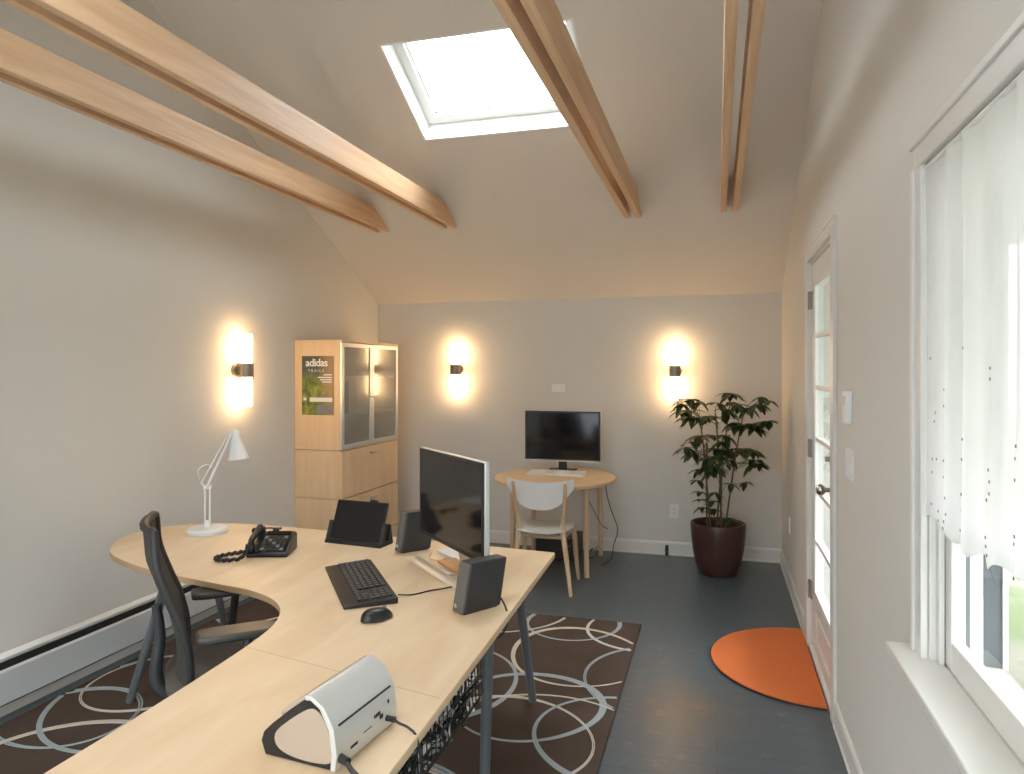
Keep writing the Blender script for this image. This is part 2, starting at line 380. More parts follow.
# skylights: white lined well, frame, glass
def skylight(name, mirror):
    s = -1 if mirror else 1
    e = bpy.data.objects.new(name, None); C.objects.link(e)
    ym = (SY0 + SY1) / 2; yc = 2 * YR - ym if mirror else ym
    e.location = ((SX0 + SX1) / 2, yc, WZ + SL * (YB - ym)); e.rotation_euler = (-SLA * s, 0, 0)
    hx = (SX1 - SX0) / 2; hy = (SY1 - SY0) / 2 / nZ
    w = MB('white')
    for (x0, x1, y0, y1) in ((-hx, -hx + .014, -hy, hy), (hx - .014, hx, -hy, hy), (-hx + .014, hx - .014, -hy, -hy + .014), (-hx + .014, hx - .014, hy - .014, hy)):
        w.box(x0, x1, y0, y1, .0, TH + .05)
    w.build('window_well', e, smooth=False)
    f = MB('white'); t = .078
    for (x0, x1, y0, y1) in ((-hx + .014, -hx + t, -hy + .014, hy - .014), (hx - t, hx - .014, -hy + .014, hy - .014), (-hx + t, hx - t, -hy + .014, -hy + t), (-hx + t, hx - t, hy - t, hy - .014)):
        f.box(x0, x1, y0, y1, TH - .02, TH + .06)
    for (x0, x1, y0, y1) in ((-hx + t, -hx + t + .012, -hy + t, hy - t), (hx - t - .012, hx - t, -hy + t, hy - t), (-hx + t, hx - t, -hy + t, -hy + t + .012), (-hx + t, hx - t, hy - t - .012, hy - t)):
        f.box(x0, x1, y0, y1, TH + .01, TH + .055)
    f.build('window_frame', e, bevel=.002)
    MB('glass').box(-hx + t, hx - t, -hy + t, hy - t, TH + .03, TH + .036).build('window_pane', e, smooth=False)
    return structure(e)
structure(skylight('window_2', False), 'white framed skylight in the far ceiling slope', 'skylight')
skylight('added_skylight', True)  # unseen mirrored skylight, added to bring in more daylight

# unseen front window behind the camera, added to let in extra daylight
e = bpy.data.objects.new('added_window', None); C.objects.link(e); e.location = (0, YF, 0); structure(e)
f = MB('trim')
for a in ((FX0, FX0 + .06, .25, 2.15), (FX1 - .06, FX1, .25, 2.15), (FX0, FX1, .25, .32), (FX0, FX1, 2.08, 2.15), ((FX0 + FX1) / 2 - .04, (FX0 + FX1) / 2 + .04, .25, 2.15)):
    f.box(a[0], a[1], -.12, -.06, a[2], a[3])
for a in ((FX0 - .09, FX0, .17, 2.2), (FX1, FX1 + .09, .17, 2.2), (FX0 - .09, FX1 + .09, 2.15, 2.23), (FX0 - .12, FX1 + .12, .21, .25)):
    f.box(a[0], a[1], 0, .02, a[2], a[3])
f.build('window_frame', e, fix=False); MB('glass').box(FX0 + .05, FX1 - .05, -.09, -.085, .31, 2.09).build('window_pane', e)

# baseboards
BH = .115
def base_poly(): return [(0, 0), (.018, 0), (.018, .012), (.013, .016), (.013, BH - .018), (.009, BH - .006), (.004, BH), (0, BH)]
bb = MB('trim').prism([(YB - a, z) for a, z in base_poly()], XL, XR, 'x'); structure(bb.build('baseboard_back', smooth=False))
bb = MB('trim')
for y0, y1 in ((DY1 + .09, YB - .018), (YF, DY0 - .09)): bb.prism([(XR - a, z) for a, z in base_poly()], y0, y1, 'y')
structure(bb.build('baseboard_right', smooth=False))
structure(MB('trim').prism([(XL + a, z) for a, z in base_poly()], 5.875, YB - .018, 'y').build('baseboard_left', smooth=False))

# window_1 on the right wall
e = bpy.data.objects.new('window_1', None); C.objects.link(e); e.location = (XR, (WY0 + WY1) / 2, WZ0)
structure(e, 'double-hung white window above a deep sill, right side', 'window')
def W1(mb): # world to local
    mb.v = [(x - XR, y - (WY0 + WY1) / 2, z - WZ0) for x, y, z in mb.v]; return mb
c = MB('trim')
for y0, y1 in ((WY1, WY1 + .075), (WY0 - .075, WY0)): c.box(XR - .018, XR, y0, y1, WZ0, WZ1)
c.box(XR - .026, XR, WY1 + .053, WY1 + .075, WZ0, WZ1); c.box(XR - .026, XR, WY0 - .075, WY0 - .053, WZ0, WZ1)
c.box(XR - .018, XR, WY0 - .075, WY1 + .075, WZ1, WZ1 + .07); c.box(XR - .026, XR, WY0 - .08, WY1 + .08, WZ1 + .055, WZ1 + .075)
W1(c).build('window_casing', e, bevel=.003, fix=False)
W1(MB('trim').box(XR - .077, XR + .03, WY0 - .10, WY1 + .108, WZ0 - .022, WZ0 + .003)).build('window_sill', e, bevel=.004)
W1(MB('trim').box(XR - .016, XR - .0, WY0 - .075, WY1 + .075, WZ0 - .09, WZ0 - .022)).build('window_apron', e, bevel=.003)
j = MB('trim')
for y0, y1 in ((WY1 - .010, WY1), (WY0, WY0 + .010)): j.box(XR, XR + .15, y0, y1, WZ0 + .003, WZ1)
j.box(XR, XR + .15, WY0, WY1, WZ1 - .010, WZ1); j.box(XR + .03, XR + .16, WY0, WY1, WZ0 - .03, WZ0 + .002)
for y0, y1 in ((WY1 - .036, WY1 - .010), (WY0 + .010, WY0 + .036)): j.box(XR + .014, XR + .028, y0, y1, WZ0 + .003, WZ1 - .01)
W1(j).build('window_jamb', e, bevel=.002, fix=False)
def sash(z0, z1, x0, bot, top):
    s_ = MB('trim'); st = .062; a, b_ = WY0 + .012, WY1 - .012
    s_.box(x0, x0 + .033, a, a + st, z0, z1); s_.box(x0, x0 + .033, b_ - st, b_, z0, z1)
    s_.box(x0, x0 + .033, a + st, b_ - st, z0, z0 + bot); s_.box(x0, x0 + .033, a + st, b_ - st, z1 - top, z1)
    o = W1(s_).build('window_sash', e, bevel=.004, fix=False)
    W1(MB('glass').box(x0 + .015, x0 + .019, a + st - .005, b_ - st + .005, z0 + bot - .005, z1 - top + .005)).build('window_pane', o)
sash(WZ0 + .004, 1.240, XR + .030, .070, .034)
sash(1.207, WZ1 - .012, XR + .068, .034, .05)
# storm window bars outside
st_ = MB('track')
for y0, y1 in ((WY1 - .014, WY1 - .0095), (WY0 + .0095, WY0 + .014)):
    st_.box(XR + .066, XR + .089, y0, y1, WZ0 + .003, 1.20); st_.box(XR + .120, XR + .158, y0, y1, WZ0 + .003, WZ1 - .011)
W1(st_).build('storm_track', e, fix=False)
st_ = MB('trim')
for y0, y1 in ((WY1 - .022, WY1), (WY0, WY0 + .022)): st_.box(XR + .158, XR + .170, y0, y1, WZ0, WZ1)
W1(st_).build('storm_frame', e, fix=False)

# door_1
e = bpy.data.objects.new('door_1', None); C.objects.link(e); e.location = (XR, DY1, 0)
structure(e, 'white glazed door with six panes on the right wall', 'door')
def D1(mb): mb.v = [(x - XR, y - DY1, z) for x, y, z in mb.v]; return mb
c = MB('trim')
for y0, y1 in ((DY1, DY1 + .085), (DY0 - .085, DY0)): c.box(XR - .018, XR, y0, y1, 0, DZ1)
c.box(XR - .018, XR, DY0 - .085, DY1 + .085, DZ1, DZ1 + .068); c.box(XR - .024, XR, DY0 - .09, DY1 + .09, DZ1 + .06, DZ1 + .075)
c.box(XR, XR + TH, DY0, DY0 + .018, 0, DZ1); c.box(XR, XR + TH, DY1 - .018, DY1, 0, DZ1); c.box(XR, XR + TH, DY0, DY1, DZ1 - .018, DZ1)
c.box(XR + .055, XR + .07, DY0 + .018, DY0 + .03, 0, DZ1 - .018); c.box(XR + .055, XR + .07, DY1 - .03, DY1 - .018, 0, DZ1 - .018)
D1(c).build('door_casing', e, bevel=.003)
D1(MB('trim').box(XR - .01, XR + TH, DY0 + .018, DY1 - .018, 0, .022)).build('door_threshold', e, bevel=.003)
a, b_, x0 = DY0 + .022, DY1 - .022, XR + .008
gy0, gy1, gz0, gz1 = a + .12, b_ - .145, .36, 2.075
s_ = MB('trim')
s_.box(x0, x0 + .042, a, gy0, .028, DZ1 - .022); s_.box(x0, x0 + .042, gy1, b_, .028, DZ1 - .022)
s_.box(x0, x0 + .042, gy0, gy1, .028, .10); s_.box(x0, x0 + .042, gy0, gy1, .27, gz0); s_.box(x0, x0 + .042, gy0, gy1, gz1, DZ1 - .022)
s_.box(x0 + .012, x0 + .03, gy0, gy1, .10, .27)
s_.box(x0 + .004, x0 + .038, gy0 + .05, gy1 - .05, .13, .24)
leaf_ = D1(s_).build('door_panel', e, bevel=.003)
mu = MB('white')
for k in range(1, 6):
    z = gz0 + (gz1 - gz0) * k / 6; mu.box(x0 + .002, x0 + .04, gy0, gy1, z - .011, z + .011)
for y in (gy0, gy1): mu.box(x0 - .004, x0 + .01, y - .012, y + .012, gz0 - .012, gz1 + .012)
for z in (gz0, gz1): mu.box(x0 - .004, x0 + .01, gy0 - .012, gy1 + .012, z - .012, z + .012)
D1(mu).build('door_muntins', leaf_, bevel=.003)
D1(MB('glass').box(x0 + .019, x0 + .023, gy0, gy1, gz0, gz1)).build('door_pane', leaf_)
for z in (.34, 1.15, 2.0):
    D1(MB('hinge').box(XR - .003, x0 + .003, b_ - .035, b_ + .028, z - .05, z + .05).cyl((XR - .006, b_ + .004, z - .052), (XR - .006, b_ + .004, z + .052), .008, n=10)).build('door_hinge', e)
kn = MB('chrome')
kn.cyl((x0, a + .06, 1.035), (x0 - .012, a + .06, 1.035), .026, n=20); kn.cyl((x0 - .01, a + .06, 1.035), (x0 - .04, a + .06, 1.035), .011, n=14)
rot = Matrix.Translation((x0 - .055, a + .06, 1.035)) @ Matrix.Rotation(R(90), 4, 'Y')
kn.lathe([(.001, -.022), (.018, -.018), (.027, -.005), (.027, .006), (.018, .018), (.001, .02)], n=20, mat=rot)
D1(kn).build('door_handle', leaf_)
D1(MB('chrome').cyl((x0, a + .06, 1.18), (x0 - .014, a + .06, 1.18), .027, n=20).box(x0 - .035, x0 - .012, a + .055, a + .065, 1.168, 1.192)).build('deadbolt', leaf_)

# ------------------------------------------------------------------ exposed beams (pairs of boards)
BZ0, BZ1 = 2.735, 2.885
def beam(x0, x1, label):
    yb = lambda z: YB - (z - WZ) / SL + .012
    poly = [(2 * YR - yb(BZ0), BZ0), (yb(BZ0), BZ0), (yb(BZ1), BZ1), (2 * YR - yb(BZ1), BZ1)]
    b_ = MB('beam').prism(poly, x0, x1, 'x'); ox, oy, oz = (x0 + x1) / 2, YR, BZ0
    b_.v = [(x - ox, y - oy, z - oz) for x, y, z in b_.v]
    o = b_.build('ceiling_beam', bevel=.003); o.location = (ox, oy, oz)
    tag(o, label, 'beam', 'wooden ceiling beams'); return o
for x0, w, g, nm in ((-2.71, .038, .05, 'the leftmost beam pair, nearest the left wall'), (-2.115, .038, .044, 'the second beam pair from the left, left of the skylight'),
                     (-.665, .042, .04, 'the beam pair crossing the right side of the skylight'), (.024, .040, .042, 'the rightmost, narrow looking beam pair by the door wall')):
    beam(x0, x0 + w, 'left-hand board of ' + nm); beam(x0 + w + g, x0 + 2 * w + g, 'right-hand board of ' + nm)

# ------------------------------------------------------------------ sconces
def sconce(loc, rz, label):
    e = thing('wall_sconce', label, 'wall lamp', loc, rz, 'tube wall sconces')   # local -y points into the room
    MB('pewter').cyl((0, 0, 0), (0, -.022, 0), .052, n=28).build('wall_plate', e, bevel=.002)
    br_ = MB('pewter'); br_.lathe([(.046, -.048), (.046, .048)], (0, -.085, 0), 28); br_.box(-.018, .018, -.06, -.015, -.02, .02)
    br_.build('bracket', e, bevel=.002)
    for s in (1, -1):
        t = MB('tube'); z0, z1 = (.0485, .245) if s > 0 else (-.245, -.0485)
        t.lathe([(.037, z0), (.037, z1)], (0, -.085, 0), 24); t.build('glass_tube', e, bevel=.004)
sconce((XL, 4.17, 1.598), R(90), 'two-way tube sconce glowing on the left wall before the cabinet')
sconce((-2.34, YB, 1.605), 0, 'glowing tube sconce on the back wall between cabinet and round table')
sconce((-.345, YB, 1.59), 0, 'glowing tube sconce on the back wall above the potted plant')

# ------------------------------------------------------------------ small wall fittings
def plate(name, label, cat, loc, rz, w, h, kind):
    e = thing(name, label, cat, loc, rz)
    MB('white').box(-w / 2, w / 2, -.007, 0, -h / 2, h / 2).build('cover_plate', e, bevel=.002)
    d = MB('white', 'dark')
    if kind == 'outlet':
        for z in (.02, -.02):
            d.use('white').box(-.017, .017, -.009, -.006, z - .014, z + .014)
            d.use('dark').box(-.008, -.005, -.0095, -.008, z - .005, z + .006); d.box(.005, .008, -.0095, -.008, z - .005, z + .006)
        d.build('socket', e)
    elif kind == 'switch':
        n = 3
        for k in range(n):
            x = (k - (n - 1) / 2) * .045; d.use('white').box(x - .012, x + .012, -.011, -.006, -.032, .032)
        d.build('switch', e, bevel=.001)
    else:
        for x in (-w * .36, w * .36): MB('white').cyl((x, -.007, 0), (x, -.0085, 0), .004, n=10).build('screw', e)
    return e
plate('wall_plate', 'blank white wall plate above the black monitor on the back wall', 'wall plate', (-1.377, YB, 1.437), 0, .118, .072, 'blank')
plate('power_outlet', 'white power outlet on the back wall left of the plant pot', 'outlet', (-.357, YB, .38), 0, .078, .122, 'outlet')
plate('power_outlet', 'white power outlet low on the right wall behind the plant', 'outlet', (XR, 5.62, .46), R(-90), .078, .122, 'outlet')
plate('light_switch', 'white light switch plate on the right wall under the thermostat', 'switch', (XR, 3.13, 1.22), R(-90), .165, .118, 'switch')
e = thing('thermostat', 'slim white thermostat on the right wall between door and window', 'thermostat', (XR, 3.13, 1.45), R(-90))
MB('white').box(-.04, .04, -.026, 0, -.065, .065).build('housing', e, bevel=.004)
MB('dark').box(-.044, -.0405, -.02, -.006, -.045, .035).build('side_vent', e)
MB('silver').box(-.022, .022, -.029, -.0262, .01, .045).build('display', e, bevel=.001)
e = thing('door_stop', 'small black cord clip on the back baseboard left of the plant', 'door stop', (-.416, YB - .02, 0))
MB('black').box(-.014, .014, -.022, 0, .0, .075).cyl((0, -.012, .075), (0, -.012, .092), .012, n=12).build('body', e, bevel=.003)

# baseboard heater
e = thing('baseboard_heater', 'long pale grey electric baseboard heater along the left wall', 'heater', (XL + .019, 0, 0))
hp = [(0, .06), (.055, .06), (.055, .225), (.047, .232), (.0, .232)]
MB('heater').prism([(.052, .09), (.060, .09), (.060, .235), (.046, .243), (.046, .236), (.052, .232)], -.6, 4.83, 'y').build('front_panel', e)
MB('white').prism([(0, .07), (.006, .07), (.006, .290), (.026, .280), (.026, .286), (.006, .302), (0, .302)], -.6, 4.83, 'y').build('back_panel', e)
MB('dark').box(.006, .05, -.59, 4.82, .08, .232).box(.006, .020, -.59, 4.82, .232, .262).build('heating_element_and_slot_shade', e)  # upper box is a dark strip painting the slot's shade
for y0 in (-.6, 4.80): MB('heater').prism([(0, .06), (.062, .06), (.062, .245), (.042, .278), (.006, .304), (0, .304)], y0, y0 + .03, 'y').build('end_cap', e)

# ------------------------------------------------------------------ cabinet
CX, CY0, CY1, CZ = -2.755, 4.872, 5.866, 1.815
e = thing('storage_cabinet', 'tall birch cabinet in the corner with two frosted glass doors', 'cabinet', (0, 0, 0))
bx0 = XL + .002; t = .02
body = MB('cabinet')
body.box(bx0, CX - .02, CY0, CY0 + t, .0, .604).box(bx0, CX - .02, CY0, CY0 + t, .608, .978).box(bx0, CX - .02, CY0, CY0 + t, .982, CZ)
body.box(bx0, CX - .02, CY1 - t, CY1, 0, CZ)
body.box(bx0, CX - .0, CY0, CY1, CZ, CZ + .018)
body.box(bx0, bx0 + .01, CY0 + t, CY1 - t, 0, CZ)
for z in (.07, .23, .606, .98): body.box(bx0, CX - .022, CY0 + t, CY1 - t, z - .01, z + .01)
body.build('carcass', e, bevel=.0015, fix=False)
MB('cabinet').box(bx0 + .01, CX - .04, CY0 + t, CY1 - t, 1.235, 1.255).build('shelf', e); MB('cabinet').box(bx0 + .01, CX - .04, CY0 + t, CY1 - t, 1.53, 1.55).build('shelf', e)
MB('cabinet').box(CX - .05, CX - .035, CY0 + t, CY1 - t, .0, .06).build('plinth', e)
for z0, z1 in ((.075, .226), (.234, .60), (.612, .974)):
    d = MB('cabinet').box(CX - .02, CX, CY0 + .002, CY1 - .002, z0, z1).build('drawer', e, bevel=.002)
    zz = z1 - .055
    MB('alu').box(CX + .012, CX + .02, 5.33, 5.41, zz - .008, zz + .008).box(CX, CX + .014, 5.335, 5.345, zz - .005, zz + .005).box(CX, CX + .014, 5.395, 5.405, zz - .005, zz + .005).build('drawer_handle', d, bevel=.001)
ym = (CY0 + CY1) / 2
for y0, y1, hs in ((CY0 + .002, ym - .002, 1), (ym + .002, CY1 - .002, -1)):
    fr_ = MB('alu'); z0, z1, w_ = .986, CZ - .004, .034
    fr_.box(CX - .02, CX, y0, y0 + w_, z0, z1).box(CX - .02, CX, y1 - w_, y1, z0, z1).box(CX - .02, CX, y0 + w_, y1 - w_, z0, z0 + w_).box(CX - .02, CX, y0 + w_, y1 - w_, z1 - w_, z1)
    d = fr_.build('door', e, bevel=.002); d['label'] = 'aluminium framed frosted glass door'
    MB('frost').box(CX - .012, CX - .008, y0 + w_ - .004, y1 - w_ + .004, z0 + w_ - .004, z1 - w_ + .004).build('frosted_pane', d)
    hy = (y1 - .017) if hs > 0 else (y0 + .017)
    MB('hinge').box(CX, CX + .018, hy - .014, hy + .014, 1.375, 1.383).build('door_handle', d, bevel=.001)
# things faintly seen behind the frosted glass
bk = [('paper', .035, .27), ('kraft', .03, .24), ('silver', .045, .26), ('paper', .03, .22), ('siding', .04, .25)]
y = CY0 + .06
for i, (mt, w_, h_) in enumerate(bk):
    o = MB(mt).box(-.11, .11, 0, w_, 0, h_).build('binder', bevel=.002); o.location = (-2.95, y, 1.551 if h_ < .25 else 1.256); y += w_ + .004
    tag(o, ['white binder behind the cabinet glass, nearest the poster side', 'brown binder behind the frosted cabinet glass', 'silver grey thick binder behind the frosted cabinet glass', 'short white binder on the upper cabinet shelf', 'dark grey binder at the right of the cabinet shelf row'][i], 'binder', 'binders in the cabinet')
    if h_ >= .25 and False: pass
# poster on the cabinet side
m, nt, b = newmat('poster_print'); M['poster'] = m
tc = nt.nodes.new('ShaderNodeTexCoord'); nz = nt.nodes.new('ShaderNodeTexNoise'); nz.inputs['Scale'].default_value = 16; nz.inputs['Detail'].default_value = 6
nt.links.new(tc.outputs['Object'], nz.inputs['Vector'])
gr = nt.nodes.new('ShaderNodeValToRGB'); cr = gr.color_ramp
cr.elements[0].position = .3; cr.elements[0].color = (.03, .06, .02, 1); cr.elements[1].position = .7; cr.elements[1].color = (.38, .30, .06, 1)
n_ = cr.elements.new(.5); n_.color = (.14, .20, .04, 1)
nt.links.new(nz.outputs['Fac'], gr.inputs['Fac'])
sx = nt.nodes.new('ShaderNodeSeparateXYZ'); nt.links.new(tc.outputs['Object'], sx.inputs[0])
zr = nt.nodes.new('ShaderNodeMapRange'); zr.inputs['From Min'].default_value = .02; zr.inputs['From Max'].default_value = .12; nt.links.new(sx.outputs['Z'], zr.inputs['Value'])
m1 = nt.nodes.new('ShaderNodeMix'); m1.data_type = 'RGBA'; m1.inputs['B'].default_value = (.07, .09, .085, 1)
nt.links.new(zr.outputs[0], m1.inputs['Factor']); nt.links.new(gr.outputs['Color'], m1.inputs['A'])
xr = nt.nodes.new('ShaderNodeMapRange'); xr.inputs['From Min'].default_value = .0; xr.inputs['From Max'].default_value = .10; nt.links.new(sx.outputs['X'], xr.inputs['Value'])
m2 = nt.nodes.new('ShaderNodeMix'); m2.data_type = 'RGBA'; m2.inputs['B'].default_value = (.36, .22, .11, 1)
mlt = nt.nodes.new('ShaderNodeMath'); mlt.operation = 'MULTIPLY'; mlt.inputs[1].default_value = .8
nt.links.new(xr.outputs[0], mlt.inputs[0]); nt.links.new(mlt.outputs[0], m2.inputs['Factor']); nt.links.new(m1.outputs['Result'], m2.inputs['A'])
nt.links.new(m2.outputs['Result'], b.inputs['Base Color']); b.inputs['Roughness'].default_value = .45
PX, PZ = (-3.102 - 2.823) / 2, (1.252 + 1.708) / 2
e = thing('poster', 'small dark tree photo poster taped to the side of the cabinet', 'poster', (PX, CY0 - .002, PZ))
MB('poster').box(-.139, .139, -.002, .002, -.228, .228).build('sheet', e)
def text(name, body, size, loc, rot, mat, parent, extrude=.0006, spacing=1.0, bold=0.0, align='LEFT'):
    cu = bpy.data.curves.new(name, 'FONT'); cu.body = body; cu.size = size; cu.extrude = extrude; cu.space_character = spacing; cu.offset = bold; cu.align_x = align
    to = bpy.data.objects.new(name, cu); C.objects.link(to)
    dg = bpy.context.evaluated_depsgraph_get(); me = bpy.data.meshes.new_from_object(to.evaluated_get(dg)); bpy.data.objects.remove(to)
    o = bpy.data.objects.new(name, me); C.objects.link(o); me.materials.clear(); me.materials.append(M[mat]); o.location = loc; o.rotation_euler = rot; o.parent = parent
    return o
text('lettering', 'adidas', .082, (-.105, -.0028, .150), (R(90), 0, 0), 'paper', e, bold=.0015, spacing=.95)
text('lettering', 'TRAILS', .030, (-.085, -.0028, .105), (R(90), 0, 0), 'silver', e, spacing=1.6)
tl_ = MB('paper')
for k, (w_, z) in enumerate(((.07, .083), (.12, .063), (.10, .045), (.085, .028))): tl_.box(.122 - w_, .122, -.003, -.002, z - .004, z + .004)
tl_.build('caption_text', e)
MB('paper').box(-.07, .125, -.003, -.002, -.125, -.093).build('caption_band', e); MB('paper').box(-.125, -.10, -.003, -.002, -.115, -.095).build('emblem', e)
MB('siding').box(-.01, .13, -.003, -.002, -.215, -.15).build('picture_inset', e)

# ------------------------------------------------------------------ rug with rings
RX0, RX1, RY0, RY1 = -3.08, -.455, 1.7, 4.5
rg = MB('rug'); rg.box(RX0, RX1, RY0, RY1, .001, .013)
def ring(mb, mat, cx, cy, r, w, z, ex=1.0, wob=.04, ph=0.0, a0=0, a1=360, split=False):
    mb.use(mat); n = 96
    prev = None
    for i in range(n + 1):
        a = R(a0 + (a1 - a0) * i / n)
        rr_ = r * (1 + wob * sin(2 * a + ph) + wob * .5 * sin(3 * a + ph * 2)); ww = w * 1.3 * (.66 + .34 * sin(a * 1.0 + ph * 3))
        quads = []
        for off, f_ in (((-.5, -.12), 1), ((.12, .5), 1)) if split else (((-.5, .5), 1),):
            quads.append([(cx + (rr_ + ww * o_) * cos(a) * ex, cy + (rr_ + ww * o_) * sin(a)) for o_ in off])
        if prev:
            for q, p in zip(quads, prev):
                pts = [p[0], p[1], q[1], q[0]]
                if all(RX0 + .004 < x < RX1 - .002 and RY0 < y_ < RY1 - .004 for x, y_ in pts):
                    mb.add([(x, y_, .013) for x, y_ in pts] + [(x, y_, z) for x, y_ in pts], [(4, 5, 6, 7), (0, 1, 5, 4), (1, 2, 6, 5), (2, 3, 7, 6), (3, 0, 4, 7)])
        prev = quads
rings = [('rug_blue', -.867, 4.395, .287, .030, 0, .02), ('rug_white', -.401, 4.397, .359, .016, 0, .03), ('rug_blue', -.19, 3.706, .469, .034, 1, .01),
         ('rug_cream', -.745, 3.915, .387, .022, 0, .05), ('rug_blue', -1.409, 3.404, .442, .028, 0, .02), ('rug_blue', -.865, 3.27, .345, .028, 0, .035),
         ('rug_cream', -.902, 2.951, .385, .026, 1, .05), ('rug_blue', -.392, 3.08, .381, .034, 0, .02), ('rug_white', -1.421, 4.604, .503, .026, 1, .02),
         ('rug_cream', -.737, 2.845, .541, .020, 0, .01), ('rug_cream', -2.72, 3.0, .34, .024, 1, .06), ('rug_blue', -2.85, 2.58, .29, .028, 1, .05),
         ('rug_blue', -1.95, 3.9, .42, .028, 1, .04), ('rug_cream', -2.45, 3.7, .36, .020, 0, .05), ('rug_white', -2.2, 3.05, .30, .020, 1, .03),
         ('rug_blue', -1.7, 2.5, .40, .030, 0, .04), ('rug_cream', -2.5, 2.2, .42, .022, 0, .05), ('rug_white', -1.95, 2.05, .33, .018, 0, .04),
         ('rug_blue', -1.2, 2.2, .45, .030, 1, .03), ('rug_cream', -2.85, 4.1, .33, .022, 0, .03), ('rug_blue', -2.45, 4.35, .35, .028, 0, .03),
         ('rug_cream', -.75, 2.0, .38, .022, 0, .05), ('rug_blue', -2.6, 2.85, .50, .018, 0, .03)]
for i, (mt, cx, cy, r, w_, sp, wob) in enumerate(rings): ring(rg, mt, cx, cy, r, w_, .0145 + i * .00012, wob=wob, ph=i * 1.3, split=bool(sp))
o = rg.build('area_rug', smooth=False, fix=False); tag(o, 'brown rug with overlapping cream and blue rings under the desk', 'rug')

# orange half-round mat
mt_ = MB('orange'); n = 48
arc = [(.498 + .53 * cos(R(90 + 180 * i / n)), 4.15 + .53 * sin(R(90 + 180 * i / n))) for i in range(n + 1)]
mt_.prism(arc, .009, .016, 'z'); mt_.use('black').prism(arc, .001, .009, 'z')
tag(mt_.build('door_mat', smooth=False, fix=False), 'orange half-round mat on the floor at the glazed door', 'mat')

# ------------------------------------------------------------------ desk
DZ = .73
outl = [(-.742, 3.318), (-1.07, 3.35), (-1.6, 3.40), (-2.242, 3.45), (-2.60, 3.45), (-2.82, 3.385), (-2.95, 3.26), (-3.00, 3.11), (-2.96, 2.96), (-2.86, 2.81), (-2.70, 2.68), (-2.373, 2.545), (-1.965, 2.455),
        (-1.786, 2.42), (-1.637, 2.356), (-1.529, 2.257), (-1.460, 2.12), (-1.430, 1.959), (-1.414, 1.757), (-1.40, 1.441), (-1.39, .95), (-1.36, .82)]
e = thing('corner_desk', 'large L-shaped birch desk with a curved inner edge', 'desk', (-1.4, 2.4, 0))
P = catmull([Vector((x, y, 0)) for x, y in outl], 5)
poly = [(p.x + 1.4, p.y - 2.4) for p in P] + [(-.66 + 1.4, .82 - 2.4)]
top = MB('birch', 'edge'); top.prism(poly, DZ - .026, DZ, 'z')
n = len(poly)
for i in range(2, len(top.m)): top.m[i] = 1
for i in range(len(top.m) - 3, len(top.m)): top.m[i] = 0
to = top.build('desktop', e, bevel=.0025, angle=30)
def seam(p, q):
    p = Vector((p[0] + 1.4, p[1] - 2.4, 0)); q = Vector((q[0] + 1.4, q[1] - 2.4, 0)); d = (q - p).normalized(); w = Vector((-d.y, d.x, 0)) * .001
    MB('edge').add([p - w + Vector((0, 0, DZ)), q - w + Vector((0, 0, DZ)), q + w + Vector((0, 0, DZ + .0003)), p + w + Vector((0, 0, DZ + .0003))], [(0, 1, 2, 3)]).build('top_joint', to, smooth=False, fix=False)
seam((-1.43, 1.92), (-.705, 1.76)); seam((-2.05, 2.48), (-2.05, 3.43))
def desk_leg(a, b_):
    a = Vector(a) - Vector((1.4 * -1, 2.4, 0)); b_ = Vector(b_) - Vector((-1.4, 2.4, 0))
    l = MB('legmetal'); l.cyl(a, b_, .0225, .0185, n=20); l.build('leg', e)
for a, b_ in (((-.893, 3.16, .700), (-.847, 3.30, .0175)), ((-.800, 2.47, .700), (-.833, 2.52, .0175)), ((-2.37, 2.66, .700), (-2.694, 2.763, .0175)),
              ((-2.62, 3.20, .700), (-2.80, 3.60, .0175)), ((-1.30, 1.1, .700), (-1.33, 1.0, .001)), ((-.80, 1.05, .700), (-.76, .95, .001)), ((-1.52, 2.75, .700), (-1.50, 2.72, .0175))):
    desk_leg(a, b_)
fr_ = MB('legmetal')
for x0, x1, y0, y1 in ((-2.65, -.90, 2.86, 2.90), (-2.65, -.85, 3.18, 3.22), (-.93, -.90, 1.0, 3.0), (-1.32, -1.28, 1.0, 2.95)):
    fr_.box(x0 + 1.4, x1 + 1.4, y0 - 2.4, y1 - 2.4, .682, .703)
fr_.build('under_frame', e, fix=False)

# cable basket below the desk edge with the cables in it
e = thing('cable_basket', 'black wire cable basket hung under the right desk edge', 'cable basket', (-.790, 1.56, .70))
wk = MB('black'); prof = [(.080, -.005), (.085, -.11), (.05, -.17), (-.06, -.17), (-.09, -.11), (-.09, -.005)]
yy = -.58
while yy <= .58:
    wk.tube([(a, yy, b_) for a, b_ in prof], .0016, n=5, smooth=1); yy += .029
for a, b_ in prof + [(.085, -.035), (.085, -.068), (.0, -.17), (.03, -.17), (.07, -.14), (-.03, -.17), (-.09, -.05)]: wk.cyl((a, -.58, b_), (a, .58, b_), .0018, n=5)
wk.build('wire_mesh', e, fix=False)
rnd = random.Random(3)
tg = MB('cord', 'greycord', 'white')
for i in range(34):
    pts = [(rnd.uniform(-.065, .07), -.56 + k * 1.12 / 19 + rnd.uniform(-.03, .03), -rnd.uniform(.03, .155)) for k in range(20)]
    tg.use(('cord', 'greycord', 'cord', 'white')[i % 4]).tube(pts, .0055 if i % 2 else .0042, n=6)
o = tg.build('tangled_cables', fix=False); o.location = (-.790, 1.56, .70)
tag(o, 'tangle of black, grey and white cables lying in the wire basket', 'cables', kind='stuff')
o = MB('white').box(-.025, .025, -.15, .15, 0, .035).build('power_strip', bevel=.004); o.location = (-.77, 2.03, .605); tag(o, 'white power strip at the far end of the wire cable basket', 'power strip')

